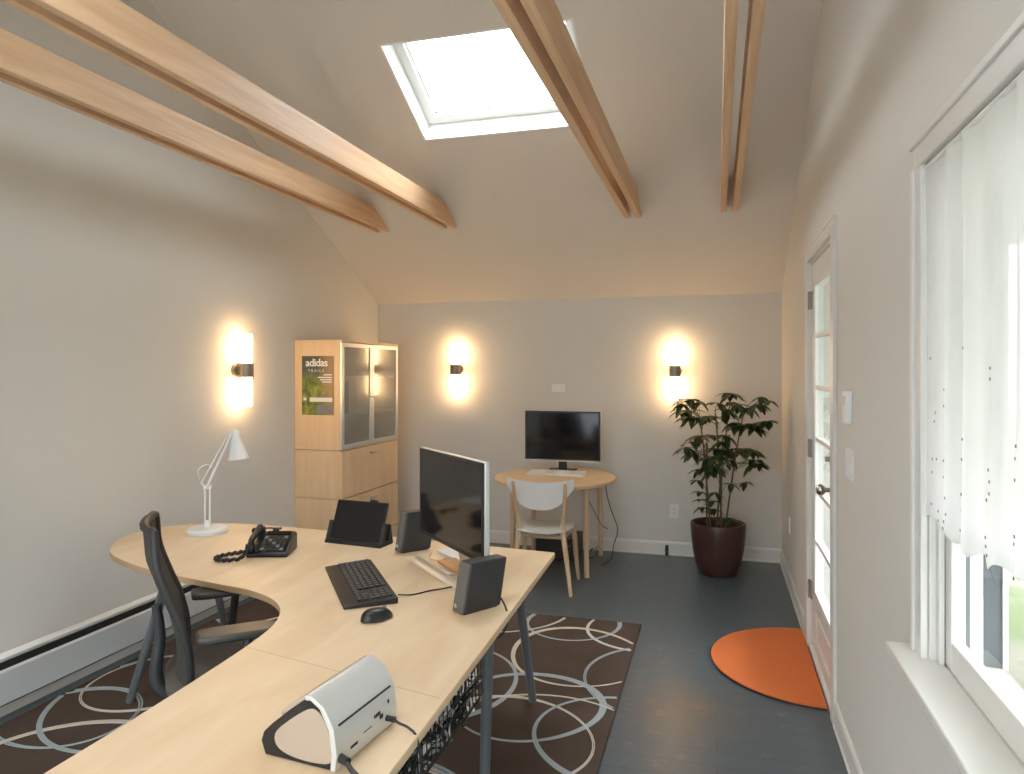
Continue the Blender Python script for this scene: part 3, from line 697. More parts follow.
# ------------------------------------------------------------------ things on the desk
# desk lamp
e = thing('desk_lamp', 'silver articulated desk lamp standing at the left of the desk', 'desk lamp', (-2.62, 3.21, DZ), R(37))
MB('lamp_paint').lathe([(.102, 0), (.104, .006), (.104, .020), (.098, .027), (.02, .031), (.001, .031)]).build('base', e)
pl = MB('lamp_paint')
for x in (-.012, .012): pl.box(x - .004, x + .004, -.007, .007, .03, .245)
pl.cyl((-.02, 0, .245), (.02, 0, .245), .013, n=14); pl.cyl((0, 0, .03), (0, 0, .07), .02, .014, n=16); pl.build('lower_arm', e)
ua = MB('lamp_paint'); el = Vector((0, 0, .245)); hd = Vector((.125, .0, .535))
for y_ in (-.010, .010): ua.cyl(el + Vector((0, y_, 0)), hd + Vector((0, y_, 0)), .0075, n=8)
ua.cyl(el + Vector((-.03, 0, .02)), hd + Vector((-.025, 0, -.02)), .004, n=8); ua.cyl(el + Vector((-.03, 0, .02)), el, .005, n=8); ua.cyl(hd + Vector((-.025, 0, -.02)), hd, .005, n=8)
ua.build('upper_arm', e)
MB('alu').tube([el + Vector((-.03, 0, .02)), el + Vector((-.045, 0, .09)), el + Vector((.0, 0, .12)), el + Vector((.03, 0, .10))], .003, n=6).build('spring', e)
sh = MB('lamp_paint'); sh.lathe([(.018, 0), (.021, -.02), (.021, -.045), (.026, -.055), (.056, -.155), (.0545, -.155), (.024, -.056), (.001, -.05)], (0, 0, 0), 28)
so = sh.build('lamp_shade', e); so.location = hd + Vector((.012, 0, .008)); so.rotation_euler = (0, R(-6), 0)
MB('alu').cyl(hd + Vector((-.0, -.016, 0)), hd + Vector((0, .016, 0)), .014, n=14).build('head_joint', e)

# telephone
e = thing('desk_phone', 'black corded desk telephone lying near the lamp', 'telephone', (-2.04, 2.93, DZ + .0005), R(18))
e.scale = (.88, .92, 1.05)
ph = MB('black'); ph.prism([(-.09, 0), (.10, 0), (.10, .075), (.07, .085), (-.09, .022)], -.10, .12, 'x'); ph.build('phone_body', e, bevel=.008, seg=3)
kp = MB('key', 'key_gray')
ang = math.atan2(.063, .16)
T = Matrix.Translation((0, -.09, .024)) @ Matrix.Rotation(ang, 4, 'X')
for r_ in range(5):
    for q in range(5): kp.use('key_gray' if (r_ + q) % 4 == 0 else 'key').box(-.03 + q * .026, -.012 + q * .026, .012 + r_ * .024, .028 + r_ * .024, 0, .005, mat=T)
kp.build('keypad', e, bevel=.001, fix=False)
MB('screen').box(-.03, .10, .135, .165, 0, .004, mat=T).build('display', e)
hs = MB('black'); hs.tube([(-.075, -.085, .055), (-.075, -.06, .075), (-.075, 0, .088), (-.075, .06, .105), (-.075, .085, .10)], .015, n=12)
hs.lathe([(.001, 0), (.024, 0), (.027, .012), (.024, .03), (.001, .034)], (-.075, -.083, .03), 20); hs.lathe([(.001, 0), (.024, 0), (.027, .012), (.024, .03), (.001, .034)], (-.075, .088, .072), 20)
hs.build('handset', e)
cdp = [(-.075, -.11, .045), (-.10, -.15, .014), (-.16, -.175, .010), (-.22, -.16, .010), (-.24, -.11, .010), (-.20, -.06, .010), (-.15, -.02, .010), (-.11, .02, .012)]
cc = catmull([Vector(p) for p in cdp], 22); coil = []
for i, p in enumerate(cc):
    d = (cc[min(i + 1, len(cc) - 1)] - cc[max(i - 1, 0)]).normalized(); s_ = Vector((-d.y, d.x, 0)).normalized()
    coil.append(p + s_ * .0065 * cos(i * 1.9) + Vector((0, 0, .0065)) * sin(i * 1.9))
MB('cord').tube(coil, .0052, n=6, smooth=1).build('coiled_cord', e)
e = thing('headset', 'small black headset lying behind the telephone', 'headset', (-2.33, 3.30, DZ), R(20))
MB('black').tube([(-.05, 0, .012), (-.04, .04, .010), (.01, .06, .010), (.05, .04, .010), (.06, 0, .012)], .004, n=8).build('headband', e)
for x in (-.05, .06): MB('black').lathe([(.001, 0), (.016, .001), (.018, .012), (.012, .024), (.001, .025)], (x, 0, 0), 16).build('ear_pad', e)
MB('black').tube([(.06, 0, .02), (.09, -.03, .03), (.10, -.06, .034)], .0025, n=6).cyl((.10, -.055, .034), (.10, -.072, .034), .006, n=10).build('microphone', e)

# tablet in dock
e = thing('tablet', 'black tablet leaning in a black dock at the back of the desk', 'tablet', (-1.735, 3.215, DZ), R(-6))
T = Matrix.Translation((0, -.015, .018)) @ Matrix.Rotation(R(-22), 4, 'X')
MB('black').box(-.150, .150, -.006, .006, 0, .198, mat=T).build('housing', e, bevel=.003)
MB('screen').box(-.146, .146, -.0075, -.006, .006, .192, mat=T).build('screen', e)
dk = MB('black').prism([(-.045, 0), (.075, 0), (.075, .012), (.055, .10), (.045, .10), (.03, .022), (-.035, .022)], -.165, .165, 'x')
dk.build('dock', e, bevel=.003)
for x in (-.167, .147): MB('chair_plastic').box(x, x + .02, -.016, .012, -.002, .09, mat=T).build('side_arm', e, bevel=.003)
MB('black').box(.04, .085, -.004, .008, .198, .207, mat=T).build('clip', e, bevel=.002)

# speakers
def speaker(loc, rz, label, w_, d_, h_):
    e = thing('speaker', label, 'speaker', loc, rz, 'desktop speakers')
    k = .040
    MB('spk_body').prism([(.008, .004), (d_, .004), (d_ + k * .8, h_ - .004), (k, h_)], -w_ / 2, w_ / 2, 'x').build('enclosure', e, bevel=.005, seg=3)
    MB('spk_grille').prism([(-.003, .004), (.007, .004), (k - .001, h_ - .002), (k - .010, h_ - .003)], -w_ / 2 + .001, w_ / 2 - .001, 'x').build('grille', e, bevel=.003)['label'] = 'grey cloth front grille'
    MB('black').box(-w_ / 2 + .005, w_ / 2 - .005, .01, d_ - .01, 0, .004).build('foot', e)
    MB('alu').cyl((0, -.001, .03), (0, -.010, .032), .008, n=14).build('volume_knob', e)
    return e
speaker((-.889, 2.386, DZ), R(-34), 'dark desktop speaker at the desk edge in front of the monitor', .062, .172, .180)
speaker((-1.462, 3.108, DZ), R(-40), 'dark desktop speaker half hidden behind the monitor beside the tablet', .06, .16, .192)

# main monitor
A, B = Vector((-1.343, 3.10)), Vector((-.872, 2.640)); c = (A + B) / 2; L = (B - A).length
e = thing('monitor', 'large black monitor with a silver side on the desk', 'monitor', (c.x, c.y, DZ), math.atan2(B.y - A.y, B.x - A.x))
z0, z1 = .105, .508; h2 = L / 2
MB('silver').box(-h2, h2, .004, .024, z0, z1).build('housing', e, bevel=.004)
MB('black').box(-h2 + .002, h2 - .010, -.003, .0045, z0 + .003, z1 - .003).build('bezel', e, bevel=.0015)
MB('screen').box(-h2 + .016, h2 - .020, -.0036, -.0028, z0 + .022, z1 - .018).build('screen', e)
MB('alu').prism([(-.085, 0), (-.050, 0), (-.050, .022), (-.078, .010)], -.245, .245, 'x').build('foot_bar', e, bevel=.002)
st2 = MB('alu'); st2.box(-.06, .06, -.05, .095, .002, .010); st2.prism([(.075, .008), (.09, .008), (.05, .22), (.026, .22)], -.04, .04, 'x'); st2.build('stand', e, bevel=.002)
MB('kraft').box(-.13, .12, .0, .09, .0105, .022).build('stand_tray', e, bevel=.002)

o = MB('paper').box(-.15, .15, -.095, .095, 0, .012).build('paper_stack', bevel=.001); o.location = (-1.11, 3.135, DZ + .0005); o.rotation_euler = (0, 0, R(-42)); tag(o, 'stack of white paper lying behind the large monitor', 'paper')

# keyboard
kc = Vector(((-1.634 - 1.503 - 1.145 - 1.297) / 4, (2.752 + 2.907 + 2.437 + 2.301) / 4))
e = thing('keyboard', 'black full-size keyboard with a wrist rest on the desk', 'keyboard', (kc.x, kc.y, DZ), math.atan2(2.437 - 2.907, -1.145 + 1.503))
kl, kw = .575, .20
MB('black').prism([(-kw / 2, 0), (kw / 2, 0), (kw / 2, .024), (-kw / 2 + .05, .014), (-kw / 2, .010)], -kl / 2, kl / 2, 'x').build('case', e, bevel=.003)
kk = MB('key', 'key_gray')
T = Matrix.Translation((0, -kw / 2 + .055, .0145)) @ Matrix.Rotation(math.atan2(.010, .15), 4, 'X')
for r_ in range(6):
    x = -kl / 2 + .012; q = 0
    while x < kl / 2 - .035:
        w_ = .0225
        if r_ == 0 and 4 <= q <= 4: w_ = .15
        if not (abs(x - .135) < .011 or abs(x - (kl / 2 - .135)) < .0 or (r_ in (1, 2) and .135 < x < .20 and r_ == 2)):
            kk.use('key').box(x, x + w_, r_ * .0225, r_ * .0225 + .0185, 0, .006, mat=T)
            if w_ < .1: kk.use('key_gray').box(x + .006, x + .013, r_ * .0225 + .007, r_ * .0225 + .013, .006, .0063, mat=T)
        x += w_ + .0045; q += 1
kk.build('keys', e, fix=False)
# mouse
e = thing('computer_mouse', 'black computer mouse in front of the keyboard', 'mouse', (-1.14, 2.255, DZ), R(-35))
prof = []
mm_ = MB('black'); nu, nv = 20, 8
vsx = []
for j in range(nv + 1):
    ph_ = j / nv * pi / 2
    for i in range(nu):
        a = 2 * pi * i / nu
        vsx.append((.036 * cos(a) * cos(ph_) ** .6, .060 * sin(a) * cos(ph_) ** .6, .004 + .036 * sin(ph_) * (1 - .22 * sin(a) * cos(ph_))))
fsx = [(j * nu + i, j * nu + (i + 1) % nu, (j + 1) * nu + (i + 1) % nu, (j + 1) * nu + i) for j in range(nv) for i in range(nu)] + [tuple(range(nu))[::-1]]
mm_.add(vsx, fsx); mm_.build('mouse_body', e, angle=60)
MB('black_matte').lathe([(.034, 0), (.036, .004), (.030, .006)], n=20).build('mouse_foot', e)
MB('key_gray').cyl((-.003, .030, .036), (.003, .030, .036), .007, n=12).build('scroll_wheel', e)

# scanner
e = thing('document_scanner', 'silver document scanner with black and tan sides on the desk', 'scanner', (-.800, 1.375, DZ + .0005), R(-6))
e.scale = (.92, .87, .98)
# local: +y along the long axis, -x towards the front; profile in (x,z)
SLn = .272
body = [(-.004, 0), (.000, .04), (-.008, .09), (-.035, .135), (-.062, .150), (-.075, .148), (-.12, .118), (-.175, .078), (-.205, .052), (-.213, .03), (-.200, 0)]
MB('black').prism(body, 0, SLn, 'y').build('case', e, bevel=.003)
shell = [(.010, .002), (.016, .04), (.006, .095), (-.020, .138), (-.062, .160), (-.075, .157), (-.072, .148), (-.058, .149), (-.026, .130), (-.004, .09), (.004, .04), (.000, .002)]
shell = [(.010, .002), (.015, .04), (.006, .095), (-.022, .138), (-.062, .160), (-.078, .156), (-.074, .146), (-.060, .148), (-.034, .133), (-.008, .09), (.000, .04), (-.004, .002)]
so = MB('silver').prism(shell, -.006, SLn + .006, 'y').build('back_cover', e, bevel=.002)
so['label'] = 'silver back cover'
cov = [(-.078, .150), (-.12, .122), (-.172, .082), (-.172, .088), (-.122, .130), (-.080, .158)]
MB('tan').prism([(-.078, .147), (-.12, .118), (-.150, .097), (-.150, .108), (-.118, .132), (-.079, .157)], .0, SLn, 'y').build('front_cover', e, bevel=.002)
ov = []
for i in range(28):
    a = 2 * pi * i / 28
    ov.append((-.100 + .088 * cos(a) + .0 * sin(a), .062 + .046 * sin(a) + .022 * cos(a)))
ov = [(-.006, .018), (-.002, .05), (-.010, .088), (-.030, .118), (-.055, .130), (-.085, .118), (-.125, .092), (-.160, .064), (-.168, .042), (-.155, .024), (-.12, .013), (-.06, .010)]
pp = closed_catmull([Vector((a, b_, 0)) for a, b_ in ov], 3)
for y_ in (-.0035, SLn + .0005): MB('tan').prism([(p.x, p.y) for p in pp], y_, y_ + .003, 'y').build('side_panel', e)
de = MB('dark')
seamz = [(.0062, .0965), (.0075, .0965), (.0085, .0935), (.007, .0935)]
de.prism([(.004, .0975), (.0075, .0975), (.0085, .0945), (.006, .0945)], .015, SLn - .015, 'y')
de.box(.0125, .0155, .055, .085, .028, .034); de.box(.0125, .0155, .19, .205, .040, .050); de.box(.010, .0135, .235, .24, .062, .070)
de.box(.0125, .0155, .11, .15, .040, .042)
for k in range(4): de.box(.0125, .0155, .165 + k * .008, .168 + k * .008, .052, .060)
de.build('port_slots', e, fix=False)
MB('cord').tube([(.010, .225, .03), (.035, .225, .03), (.05, .228, .022), (.075, .235, .012), (.10, .235, -.01), (.115, .23, -.09), (.10, .21, -.16)], .0035, n=8).cyl((.010, .225, .03), (.04, .225, .03), .0075, n=10).build('usb_cable', e)
MB('cord').tube([(.012, .012, .028), (.03, .005, .028), (.06, -.01, .018), (.085, -.015, .006), (.106, -.02, -.02), (.11, -.02, -.11)], .006, n=8).cyl((.010, .012, .028), (.04, .004, .026), .010, n=10).build('power_cable', e)
# cords lying on the desk
def cord(label, pts, r=.003, mt='cord', name='cable', cat='cable'):
    p0 = Vector(pts[0]); o = MB(mt).tube([Vector(p) - p0 for p in pts], r, n=6).build(name); o.location = p0; return tag(o, label, cat)
cord('thin black cord running from the keyboard to the monitor foot', [(-1.175, 2.50, .740), (-1.13, 2.53, .734), (-1.08, 2.60, .734), (-1.04, 2.64, .734), (-1.0, 2.70, .734), (-1.0, 2.74, .734)], .0028)
cord('black cord from the front speaker dropping over the desk edge', [(-.800, 2.53, .77), (-.765, 2.50, .765), (-.735, 2.47, .740), (-.722, 2.45, .70), (-.735, 2.40, .66), (-.79, 2.36, .66), (-.83, 2.33, .64)], .0035)
cord('thin red-brown cord looping behind the monitor foot', [(-1.30, 3.14, .734), (-1.27, 3.04, .734), (-1.22, 3.02, .734), (-1.20, 3.06, .734), (-1.21, 3.12, .734)], .002, 'kraft')
cord('black cable looping beside the rear speaker behind the tablet', [(-1.50, 3.24, .734), (-1.53, 3.27, .736), (-1.55, 3.32, .734), (-1.49, 3.36, .734), (-1.42, 3.35, .734)], .003)

# ------------------------------------------------------------------ office chair
ang = R(42)   # facing direction d
e = thing('office_chair', 'black mesh office chair tucked into the curve of the desk', 'office chair', (-1.775, 2.335, .0175), ang - R(90))
# local: +y = forward, x = right, base at z 0
base = MB('chair_plastic')
for k in range(5):
    a = R(90 + 72 * k + 20); p = Vector((cos(a), sin(a), 0))
    base.prism([(0, -.026), (.27, -.017), (.29, 0), (.27, .017), (0, .026)], .065, .092, 'z', mat=Matrix.Rotation(a, 4, 'Z'))
base.cyl((0, 0, .06), (0, 0, .11), .04, n=20); base.build('star_base', e, bevel=.004, fix=False)
for k in range(5):
    a = R(90 + 72 * k + 20); p = Vector((cos(a) * .275, sin(a) * .275, .027)); s_ = Vector((-sin(a), cos(a), 0))
    w = MB('black'); w.cyl(p - s_ * .024, p - s_ * .008, .027, n=18).cyl(p + s_ * .008, p + s_ * .024, .027, n=18).cyl(p + Vector((0, 0, 0)), p + Vector((0, 0, .045)), .008, n=10); w.build('caster', e)
MB('chair_plastic').cyl((0, 0, .10), (0, 0, .28), .026, n=18).build('gas_lift_cover', e); MB('alu').cyl((0, 0, .27), (0, 0, .40), .014, n=16).build('gas_lift', e)
MB('chair_plastic').box(-.09, .09, -.14, .12, .385, .425).build('tilt_mechanism', e, bevel=.01)
# seat: rounded pad with waterfall front
n = 40; rim = []
for i in range(n):
    a = 2 * pi * i / n; cx_, sy_ = cos(a), sin(a)
    rim.append((.245 * math.copysign(abs(cx_) ** .55, cx_), .245 * math.copysign(abs(sy_) ** .55, sy_)))
sv = []; rings_ = ((.93, .42), (1.0, .432), (1.0, .455), (.95, .468), (.75, .474), (.4, .472))
for f_, z in rings_:
    for x, y_ in rim: sv.append((x * f_, y_ * f_, z - (.020 * max(0, y_ * f_ - .12) / .125 if z > .45 else 0)))
sf = [(k * n + i, k * n + (i + 1) % n, (k + 1) * n + (i + 1) % n, (k + 1) * n + i) for k in range(len(rings_) - 1) for i in range(n)] + [tuple(range(n))[::-1], tuple(range((len(rings_) - 1) * n, len(rings_) * n))]
sb_ = MB('chair_pad').add(sv, sf).build('seat', e, angle=70)
# backrest: curved mesh panel with thick rim; profile (y, z)
bp_ = [(-.215, .40), (-.195, .50), (-.200, .60), (-.225, .70), (-.265, .80), (-.300, .90), (-.310, 1.02)]
bw = [.16, .205, .22, .222, .215, .205, .18]
def back_pt(t, u, off=0):
    k = t * (len(bp_) - 1); i = int(min(k, len(bp_) - 2)); f_ = k - i
    y_ = bp_[i][0] * (1 - f_) + bp_[i + 1][0] * f_; z = bp_[i][1] * (1 - f_) + bp_[i + 1][1] * f_; w_ = bw[i] * (1 - f_) + bw[i + 1] * f_
    return Vector((u * w_, y_ + .035 * u * u + off - .012 * 0, z))
nt_, nu = 28, 16
bmv = []; bmf = []
for off in (0, -.010):
    for j in range(nt_ + 1):
        for i in range(nu + 1): bmv.append(back_pt(j / nt_, -1 + 2 * i / nu, off))
st = (nt_ + 1) * (nu + 1)
for s_ in (0, 1):
    for j in range(nt_):
        for i in range(nu):
            q = s_ * st + j * (nu + 1) + i; bmf.append((q, q + 1, q + nu + 2, q + nu + 1))
MB('mesh').add(bmv, bmf).build('backrest_mesh', e, angle=60, fix=False)
rimp = [back_pt(j / 14, 1, -.005) for j in range(15)] + [back_pt(1, 1 - 2 * j / 8, -.005) for j in range(1, 8)] + [back_pt(1 - j / 14, -1, -.005) for j in range(15)] + [back_pt(0, -1 + 2 * j / 8, -.005) for j in range(1, 9)]
MB('chair_plastic').tube(rimp, .015, n=10, smooth=2).build('backrest_frame', e)
MB('chair_plastic').tube([(0, -.10, .40), (0, -.22, .385), (0, -.275, .45), (0, -.262, .60), (0, -.275, .72)], [.028, .028, .024, .02, .016], n=12).build('back_spine', e)
for s_ in (-1, 1):
    MB('chair_plastic').tube([(s_ * .12, 0, .405), (s_ * .24, .0, .41), (s_ * .262, .0, .45), (s_ * .262, .01, .56), (s_ * .255, .02, .655)], [.018, .018, .019, .016, .016], n=10).build('arm_support', e)
    MB('armpad').prism([(-.045, -.13), (.045, -.13), (.058, -.08), (.055, .10), (.03, .135), (-.03, .135), (-.055, .10), (-.058, -.08)], .655, .683, 'z', mat=Matrix.Translation((.275 if s_ > 0 else -.25, -.02, 0))).build('armrest', e, bevel=.010, seg=3)

# ------------------------------------------------------------------ round table with computer
TX, TY = -1.25, 5.6
e = thing('round_table', 'small round birch table against the back wall', 'table', (TX, TY, 0))
tt = MB('table_wood', 'leg_wood'); n = 64
pts = [(.48 * cos(2 * pi * i / n), .555 * sin(2 * pi * i / n)) for i in range(n)]
tt.prism(pts, .722, .745, 'z'); tt.build('tabletop', e, bevel=.003)
MB('leg_wood').prism([(.40 * cos(2 * pi * i / 40), .46 * sin(2 * pi * i / 40)) for i in range(40)], .700, .7215, 'z').build('apron', e)
for lx, ly in ((.295, -.225), (.295, .45), (-.295, -.225), (-.295, .45)):
    MB('leg_wood').cyl((lx * .98, ly * .98, .70), (lx, ly, .018), .0235, .019, n=18).build('leg', e)['label'] = 'round birch leg'
# second monitor
e = thing('monitor', 'black widescreen monitor on the round table by the back wall', 'monitor', (-1.262, 5.93, .7455))
mh = .325
MB('black').box(-mh, mh, -.012, .0, .082, .505).build('bezel', e, bevel=.003)
MB('silver').box(-mh - .004, mh + .004, .0, .028, .078, .509).build('housing', e, bevel=.003)
MB('screen').box(-mh + .014, mh - .014, -.0128, -.0115, .102, .490).build('screen', e)
MB('silver').box(-mh, mh, -.0125, -.004, .080, .090).build('lower_trim', e)
MB('black').box(-.035, .035, .006, .03, .015, .12).prism([(-.10, -.09), (.10, -.09), (.12, .06), (-.12, .06)], .0, .015, 'z').build('stand', e, bevel=.004)
e = thing('keyboard', 'white keyboard lying below the monitor on the round table', 'keyboard', (-1.262, 5.70, .7455))
MB('white_lacquer').prism([(-.08, 0), (.08, 0), (.08, .025), (-.08, .010)], -.235, .235, 'x').build('case', e, bevel=.002)
kk = MB('white_lacquer', 'silver'); T = Matrix.Translation((0, -.072, .0115)) @ Matrix.Rotation(math.atan2(.015, .16), 4, 'X')
for r_ in range(5):
    for q in range(16): kk.use('white_lacquer').box(-.226 + q * .0285, -.203 + q * .0285, r_ * .027, r_ * .027 + .022, 0, .006, mat=T)
kk.build('keys', e, fix=False)
# black computer box under the table
e = thing('computer_tower', 'black computer box on the floor under the round table', 'computer', (-1.30, 6.0, 0))
MB('black').box(-.17, .17, -.17, .17, .01, .19).build('case', e, bevel=.006)
MB('chair_plastic').box(-.165, .165, -.178, -.170, .02, .18).build('front_panel', e, bevel=.003); MB('key_gray').box(.10, .12, -.181, -.178, .13, .14).build('power_button', e)
for x in (-.13, .13): MB('black_matte').box(x - .015, x + .015, -.12, .12, 0, .01).build('foot', e)
e = thing('power_adapter', 'small black power adapter hanging under the round table', 'adapter', (-1.10, 6.03, .60))
MB('black').box(-.055, .055, -.03, .03, -.03, .05).build('block', e, bevel=.006); MB('cord').tube([(0, 0, .05), (.0, .0, .08), (0, .0, .098)], .004, n=6).build('hanging_cord', e)
MB('black').cyl((.055, 0, .03), (.085, 0, .032), .012, n=10).build('plug', e)
cord('black cord hanging from the right rear of the round table to the floor', [(-.93, 6.13, .72), (-.92, 6.14, .55), (-.88, 6.17, .38), (-.83, 6.2, .22), (-.86, 6.16, .08), (-.86, 6.02, .006), (-.90, 5.80, .006)], .004)
cord('thin black cable drooping under the round table from the adapter', [(-1.10, 6.03, .57), (-1.06, 6.02, .50), (-.98, 6.0, .36), (-.93, 6.0, .28), (-.89, 6.05, .25)], .003)
for i, (x, y_) in enumerate(((-1.06, 5.98), (-1.03, 6.05))):
    cord(['tangled grey cable lying on the floor beside the computer box', 'pale cable loop on the floor behind the chair'][i], [(x, y_, .006), (x + .03, y_ - .04, .05), (x + .05, y_, .09), (x + .01, y_ + .04, .05), (x - .02, y_ + .02, .008), (x + .04, y_ + .03, .006)], .004, 'greycord' if i else 'cord')

# ------------------------------------------------------------------ white chair
e = thing('dining_chair', 'white chair with birch legs pushed up to the round table', 'chair', (-1.225, 5.13, 0), R(2))
# +y forward (towards the table)
def bar(name, pts, rr_, mt='leg_wood'): return MB(mt).tube(pts, rr_, n=14, smooth=4).build(name, e, angle=50)
for s_ in (-1, 1):
    bar('rear_leg', [(s_ * .190, -.215, .80), (s_ * .178, -.170, .62), (s_ * .158, -.125, .45), (s_ * .170, -.13, .36), (s_ * .228, -.195, .0)], [.011, .016, .021, .020, .013])
    bar('front_leg', [(s_ * .188, .175, .425), (s_ * .200, .20, .22), (s_ * .215, .235, .0)], [.020, .018, .012])
    bar('seat_rail', [(s_ * .165, -.13, .40), (s_ * .178, .03, .405), (s_ * .188, .17, .41)], .015)
bar('cross_rail', [(-.185, .155, .405), (.185, .155, .405)], .015); bar('cross_rail', [(-.155, -.115, .395), (.155, -.115, .395)], .015)
ns, nr = 40, 6; sv = []; sf = []
rim = []
for i in range(ns):
    a = 2 * pi * i / ns; x = .215 * math.copysign(abs(cos(a)) ** .62, cos(a)); y_ = .01 + .205 * math.copysign(abs(sin(a)) ** .75, sin(a))
    rim.append((x * (1 + .06 * y_ / .2), y_))
for f_, z in ((.90, .424), (1.0, .430), (1.0, .440), (.92, .4425), (.55, .437), (.2, .435)):
    for x, y_ in rim: sv.append((x * f_, y_ * f_ - 0, z + .012 * (abs(x * f_) / .2) ** 2 * (1 if z > .428 else .6)))
sf = [(k * ns + i, k * ns + (i + 1) % ns, (k + 1) * ns + (i + 1) % ns, (k + 1) * ns + i) for k in range(5) for i in range(ns)] + [tuple(range(ns))[::-1], tuple(range(5 * ns, 6 * ns))]
MB('white_lacquer').add(sv, sf).build('seat', e, angle=70)
bv_ = []; bf_ = []; nu, nw = 24, 8
for off in (0, -.009):
    for j in range(nw + 1):
        for i in range(nu + 1):
            u = -1 + 2 * i / nu; t_ = j / nw
            zt = .800 + .022 * u * u; zb = .600 + .165 * abs(u) ** 2.6
            z = zb + (zt - zb) * t_; y_ = -.238 + .060 * u * u - .03 * (z - .62) / .2 * .6
            bv_.append((.245 * u, y_ + off + .040, z))
st = (nu + 1) * (nw + 1)
for s_ in (0, 1):
    for j in range(nw):
        for i in range(nu):
            q = s_ * st + j * (nu + 1) + i; bf_.append((q, q + 1, q + nu + 2, q + nu + 1))
edge = [j * (nu + 1) for j in range(nw + 1)] + [nw * (nu + 1) + i for i in range(1, nu + 1)] + [j * (nu + 1) + nu for j in range(nw - 1, -1, -1)] + [i for i in range(nu - 1, 0, -1)]
for k in range(len(edge)): a, b_ = edge[k], edge[(k + 1) % len(edge)]; bf_.append((a, b_, b_ + st, a + st))
MB('white_lacquer').add(bv_, bf_).build('backrest', e, angle=50)

# ------------------------------------------------------------------ potted plant
PXc, PYc = .007, 5.88
e = thing('plant_pot', 'large oxblood glazed pot holding the tall plant', 'pot', (PXc, PYc - .05, 0))
MB('pot').lathe([(.001, 0), (.135, 0), (.150, .012), (.178, .10), (.199, .22), (.209, .33), (.212, .385), (.208, .402), (.197, .404), (.190, .39), (.186, .34), (.05, .335), (.001, .335)], n=48).build('pot_body', e)
MB('soil').lathe([(.187, .338), (.15, .352), (.06, .358), (.001, .360)], n=32).build('soil', e)
e2 = thing('umbrella_plant', 'tall umbrella plant with drooping dark green leaves', 'plant', (PXc, PYc - .05, .345))
F_, H_ = 712.0, 370.0; th_ = math.atan((717 - 512) / F_)
def leafpt(px_, py_, y_):
    u = (px_ - 512) / F_; rx, ry, rz_ = -sin(th_) + u * cos(th_), cos(th_) + u * sin(th_), (H_ - py_) / F_
    t_ = y_ / ry; return Vector((rx * t_ - PXc, y_ - (PYc - .05), 1.6 + rz_ * t_ - .345))
cl_ = [(230, 150), (215, 235), (165, 185), (300, 170), (450, 180), (545, 115), (600, 190), (690, 215), (790, 130), (850, 160), (760, 185), (370, 280), (450, 290), (560, 330), (640, 350), (720, 340), (825, 322), (910, 320),
       (300, 430), (390, 425), (500, 430), (200, 520), (280, 555), (480, 540), (560, 530), (650, 530), (715, 540), (380, 610), (540, 620), (740, 620), (775, 660), (320, 690), (430, 680), (250, 290), (520, 260)]
cl_ = [(660 + a / 7.74, 380 + b_ / 7.74) for a, b_ in cl_]
rnd = random.Random(4)
cl_ += [(a + rnd.uniform(-8, 8), b_ + rnd.uniform(-5, 7)) for a, b_ in cl_ if rnd.random() < .7 and a < 758]
cl2 = [(140, 370), (262, 382), (315, 378), (150, 412), (205, 415), (150, 440), (195, 445), (155, 470), (200, 475), (190, 505), (250, 508)]
cl2 = [(660 + a / 3.686, 380 + b_ / 3.686) for a, b_ in cl2]
rnd = random.Random(11)
stems = [(.03, .10, .96), (-.06, -.08, .90), (-.01, .04, .99), (.06, -.03, .88), (-.09, .02, .78), (.02, -.09, .60)]
stm = []
tops = [(-.02, .02, .93), (-.14, -.05, .88), (.09, .02, .98), (.20, .04, .95), (-.08, .06, .62), (.04, -.07, .75)]
for (bx, by, _), tp in zip(stems, tops):
    p = [Vector((bx * .9, by * .6, .005)), Vector((bx + (tp[0] - bx) * .25, by, .33)), Vector((bx + (tp[0] - bx) * .6, by * .7 + tp[1] * .3, .66)), Vector(tp)]
    stm.append(p)
smb = [MB('stem').tube(p, [.0075, .0065, .0055, .004], n=8) for p in stm]
allst = [(q, i) for i, p in enumerate(stm) for q in catmull(p, 10)]
fol = MB('leaf')
def leaflet(mb, o_, d, up, L_, W_):
    d = d.normalized(); s_ = d.cross(up).normalized(); n_ = s_.cross(d).normalized()
    rows = []
    K = 6
    for k in range(K + 1):
        t_ = k / K; w_ = W_ * math.sin(pi * min(1, t_ ** .8 * .97 + .015)) ** .8 * .5
        c_ = o_ + d * (L_ * t_) - n_ * (L_ * .22 * t_ * t_)
        rows.append((c_ - s_ * w_ + n_ * w_ * .25, c_, c_ + s_ * w_ + n_ * w_ * .25))
    vs_ = [p for r_ in rows for p in r_]; fs_ = []
    for k in range(K):
        for i in range(2): a = k * 3 + i; fs_.append((a, a + 1, a + 4, a + 3))
    mb.add(vs_, fs_)
